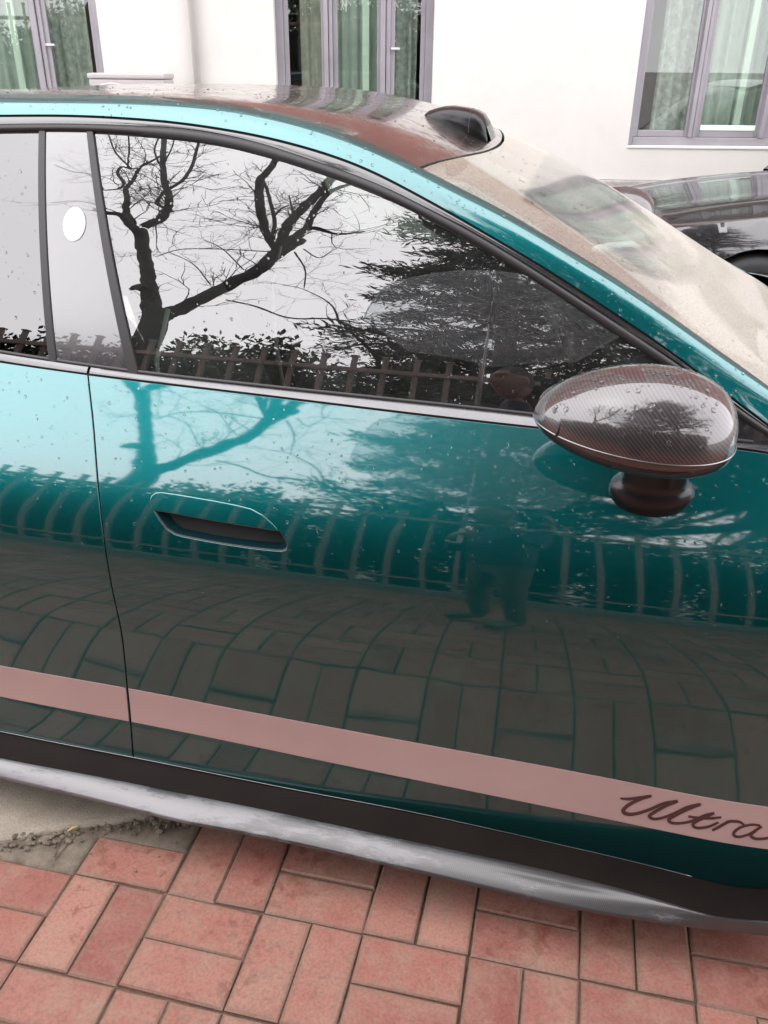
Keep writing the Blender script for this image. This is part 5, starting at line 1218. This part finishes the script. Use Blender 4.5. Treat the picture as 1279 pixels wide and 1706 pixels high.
def umbrella():
    apex = mirror_to(800, 505, -1.5); apex[0] = .64; axis = apex-uh; hgt = np.linalg.norm(axis); ax = axis/hgt; a = np.cross(ax, (0, 1, 0)); a /= np.linalg.norm(a); b = np.cross(ax, a)
    root = empty('clear_umbrella', tuple(uh), 'open clear plastic umbrella held over the person', 'umbrella'); Rm, dp = .54, .24; nr = 8
    rows = []
    for q in np.linspace(0, 1, 12):
        row = []
        for k in range(8*nr+1):
            t = 2*pi*k/(8*nr); u = (k % 8)/8.; sag = sin(pi*u); rr_ = Rm*sin(q*1.15)/sin(1.15)*(1-.05*sag*q); h = -dp*(1-cos(q*1.15))/(1-cos(1.15))-.012*sag*q*0+.03*sag*q*q
            row.append(apex+a*rr_*cos(t)+b*rr_*sin(t)+ax*h)
        rows.append(row)
    m = MB(); m.grid(rows); cn = m.build('canopy', M['vinyl'], root, True); m = MB(); m.tube(rows[-1], .004, 5, False); m.build('hem', M['vinyl'], root, True)
    run = apex-ax*.17
    for k in range(nr):
        t = 2*pi*k/nr; e = a*cos(t)+b*sin(t)
        P = [apex+e*Rm*sin(q*1.15)/sin(1.15)*.985-ax*(dp*(1-cos(q*1.15))/(1-cos(1.15))+.006) for q in np.linspace(0, 1, 12)]
        m = MB(); m.tube(P, .0022, 5); rb = m.build('rib', M['steel'], root, True)
        m = MB(); m.tube([run, P[6]], .0020, 5); m.build('stretcher', M['steel'], rb, True)
    m = MB(); m.tube([uh-ax*.03, apex+ax*.05], .0055, 8); m.build('shaft', M['steel'], root, True)
    m = MB(); m.tube([run-ax*.03, run+ax*.02], .012, 10); m.build('runner', M['white'], root, True)
    m = MB(); hk = [uh+ax*.05, uh-ax*.04, uh-ax*.10]+[uh-ax*(.12+.025*sin(t))+a*.025*(1-cos(t)) for t in np.linspace(.3, pi, 8)]; m.tube(hk, .011, 8); m.build('handle', M['white'], root, True)
umbrella()

# ------------------------------------------------------------------ rain drops on the car
def drops(name, n, sampler, seed, rmin, rmax, parent):
    r = np.random.default_rng(seed); mb = MB(); seg = 7
    for _ in range(n):
        s = sampler(r)
        if s is None: continue
        p, nn = s; rad = rmin+(rmax-rmin)*r.random()**3.0; a = np.cross(nn, (1, 0, .2)); a /= np.linalg.norm(a); b = np.cross(nn, a); st = r.uniform(1, 1.5); V = []
        for q, (cr_, ch) in enumerate(((1.0, -.12), (.92, .22), (.62, .42))):
            for k in range(seg):
                t = 2*pi*k/seg+.3*q; V.append(p+rad*(cr_*(cos(t)*a*st+sin(t)*b)+ch*nn))
        V.append(p+rad*.5*nn); F = []
        for q in range(2):
            for k in range(seg): F.append((q*seg+k, q*seg+(k+1) % seg, (q+1)*seg+(k+1) % seg, (q+1)*seg+k))
        for k in range(seg): F.append((2*seg+k, 2*seg+(k+1) % seg, 3*seg))
        base = len(mb.v); mb.v += [tuple(v) for v in V]; mb.f += [tuple(base+i for i in f) for f in F]
    tag(mb.build(name, M['water'], parent, True), kind='stuff')
def s_glass(r):
    x = r.uniform(-.3, 1.2); z = r.uniform(float(BH(x))+.01, max(float(BH(x))+.011, float(GT(x))-.01)); 
    return np.array([x, float(y_glass_in(x, z)), z]), normal_at(y_glass_in, np.array(x), np.array(z))
def s_door(r):
    x = r.uniform(-.3, 1.38); z = float(BL(x))-.01-abs(r.normal(0, .16))
    if z < .3 or inside(np.array(hp), np.array([[x, z]]))[0]: return None
    return np.array([x, float(y_body(x, z)), z]), normal_at(y_body, np.array(x), np.array(z))
def s_top(r):
    s = r.uniform(-.97, .15); x = r.uniform(-.4, 1.35)
    if abs(x-float(xh(s))) < .012: return None
    y, z = zroof(x, np.array(s)); return np.array([x, float(y), float(z)]), np.array([.25 if x > .6 else .05, -.05, 1.])/1.03
def s_rail(r):
    x = r.uniform(-.3, 1.3); t = r.random(); za = float(LT(x)); A = np.array([x, float(y_glass(x, za)), za]); B = np.array([x, float(RTy(x)), float(RTz(x))]); L_ = np.linalg.norm(B[1:]-A[1:])
    P1 = A+np.array([0, sin(radians(32)), cos(radians(32))])*L_*.45; P2 = B-np.array([0, cos(radians(14)), sin(radians(14))])*L_*.45
    p = A*(1-t)**3+3*P1*t*(1-t)**2+3*P2*t*t*(1-t)+B*t**3; ang = radians(32+t*44); return p, np.array([0, -cos(ang), sin(ang)])
drops('rain_drops', 700, s_glass, 1, .0007, .0029, car); drops('rain_drops', 900, s_door, 2, .0007, .003, car); drops('rain_drops', 420, s_top, 3, .001, .0034, car); drops('rain_drops', 320, s_rail, 4, .0008, .003, car)
def s_mir(r):
    t = r.uniform(.1, .9); th = r.uniform(.15, 2.2); pr = egg(t); x = (t-.5)*Lx
    p = np.array([MC[0]+x, MC[1]-.098*pr*cos(th), MC[2]+.092*pr*sin(th)+tl*x]); n = np.array([(t-.55)*1.2, -cos(th)*.8, sin(th)]); return p, n/np.linalg.norm(n)
drops('rain_drops', 130, s_mir, 5, .0015, .004, car)
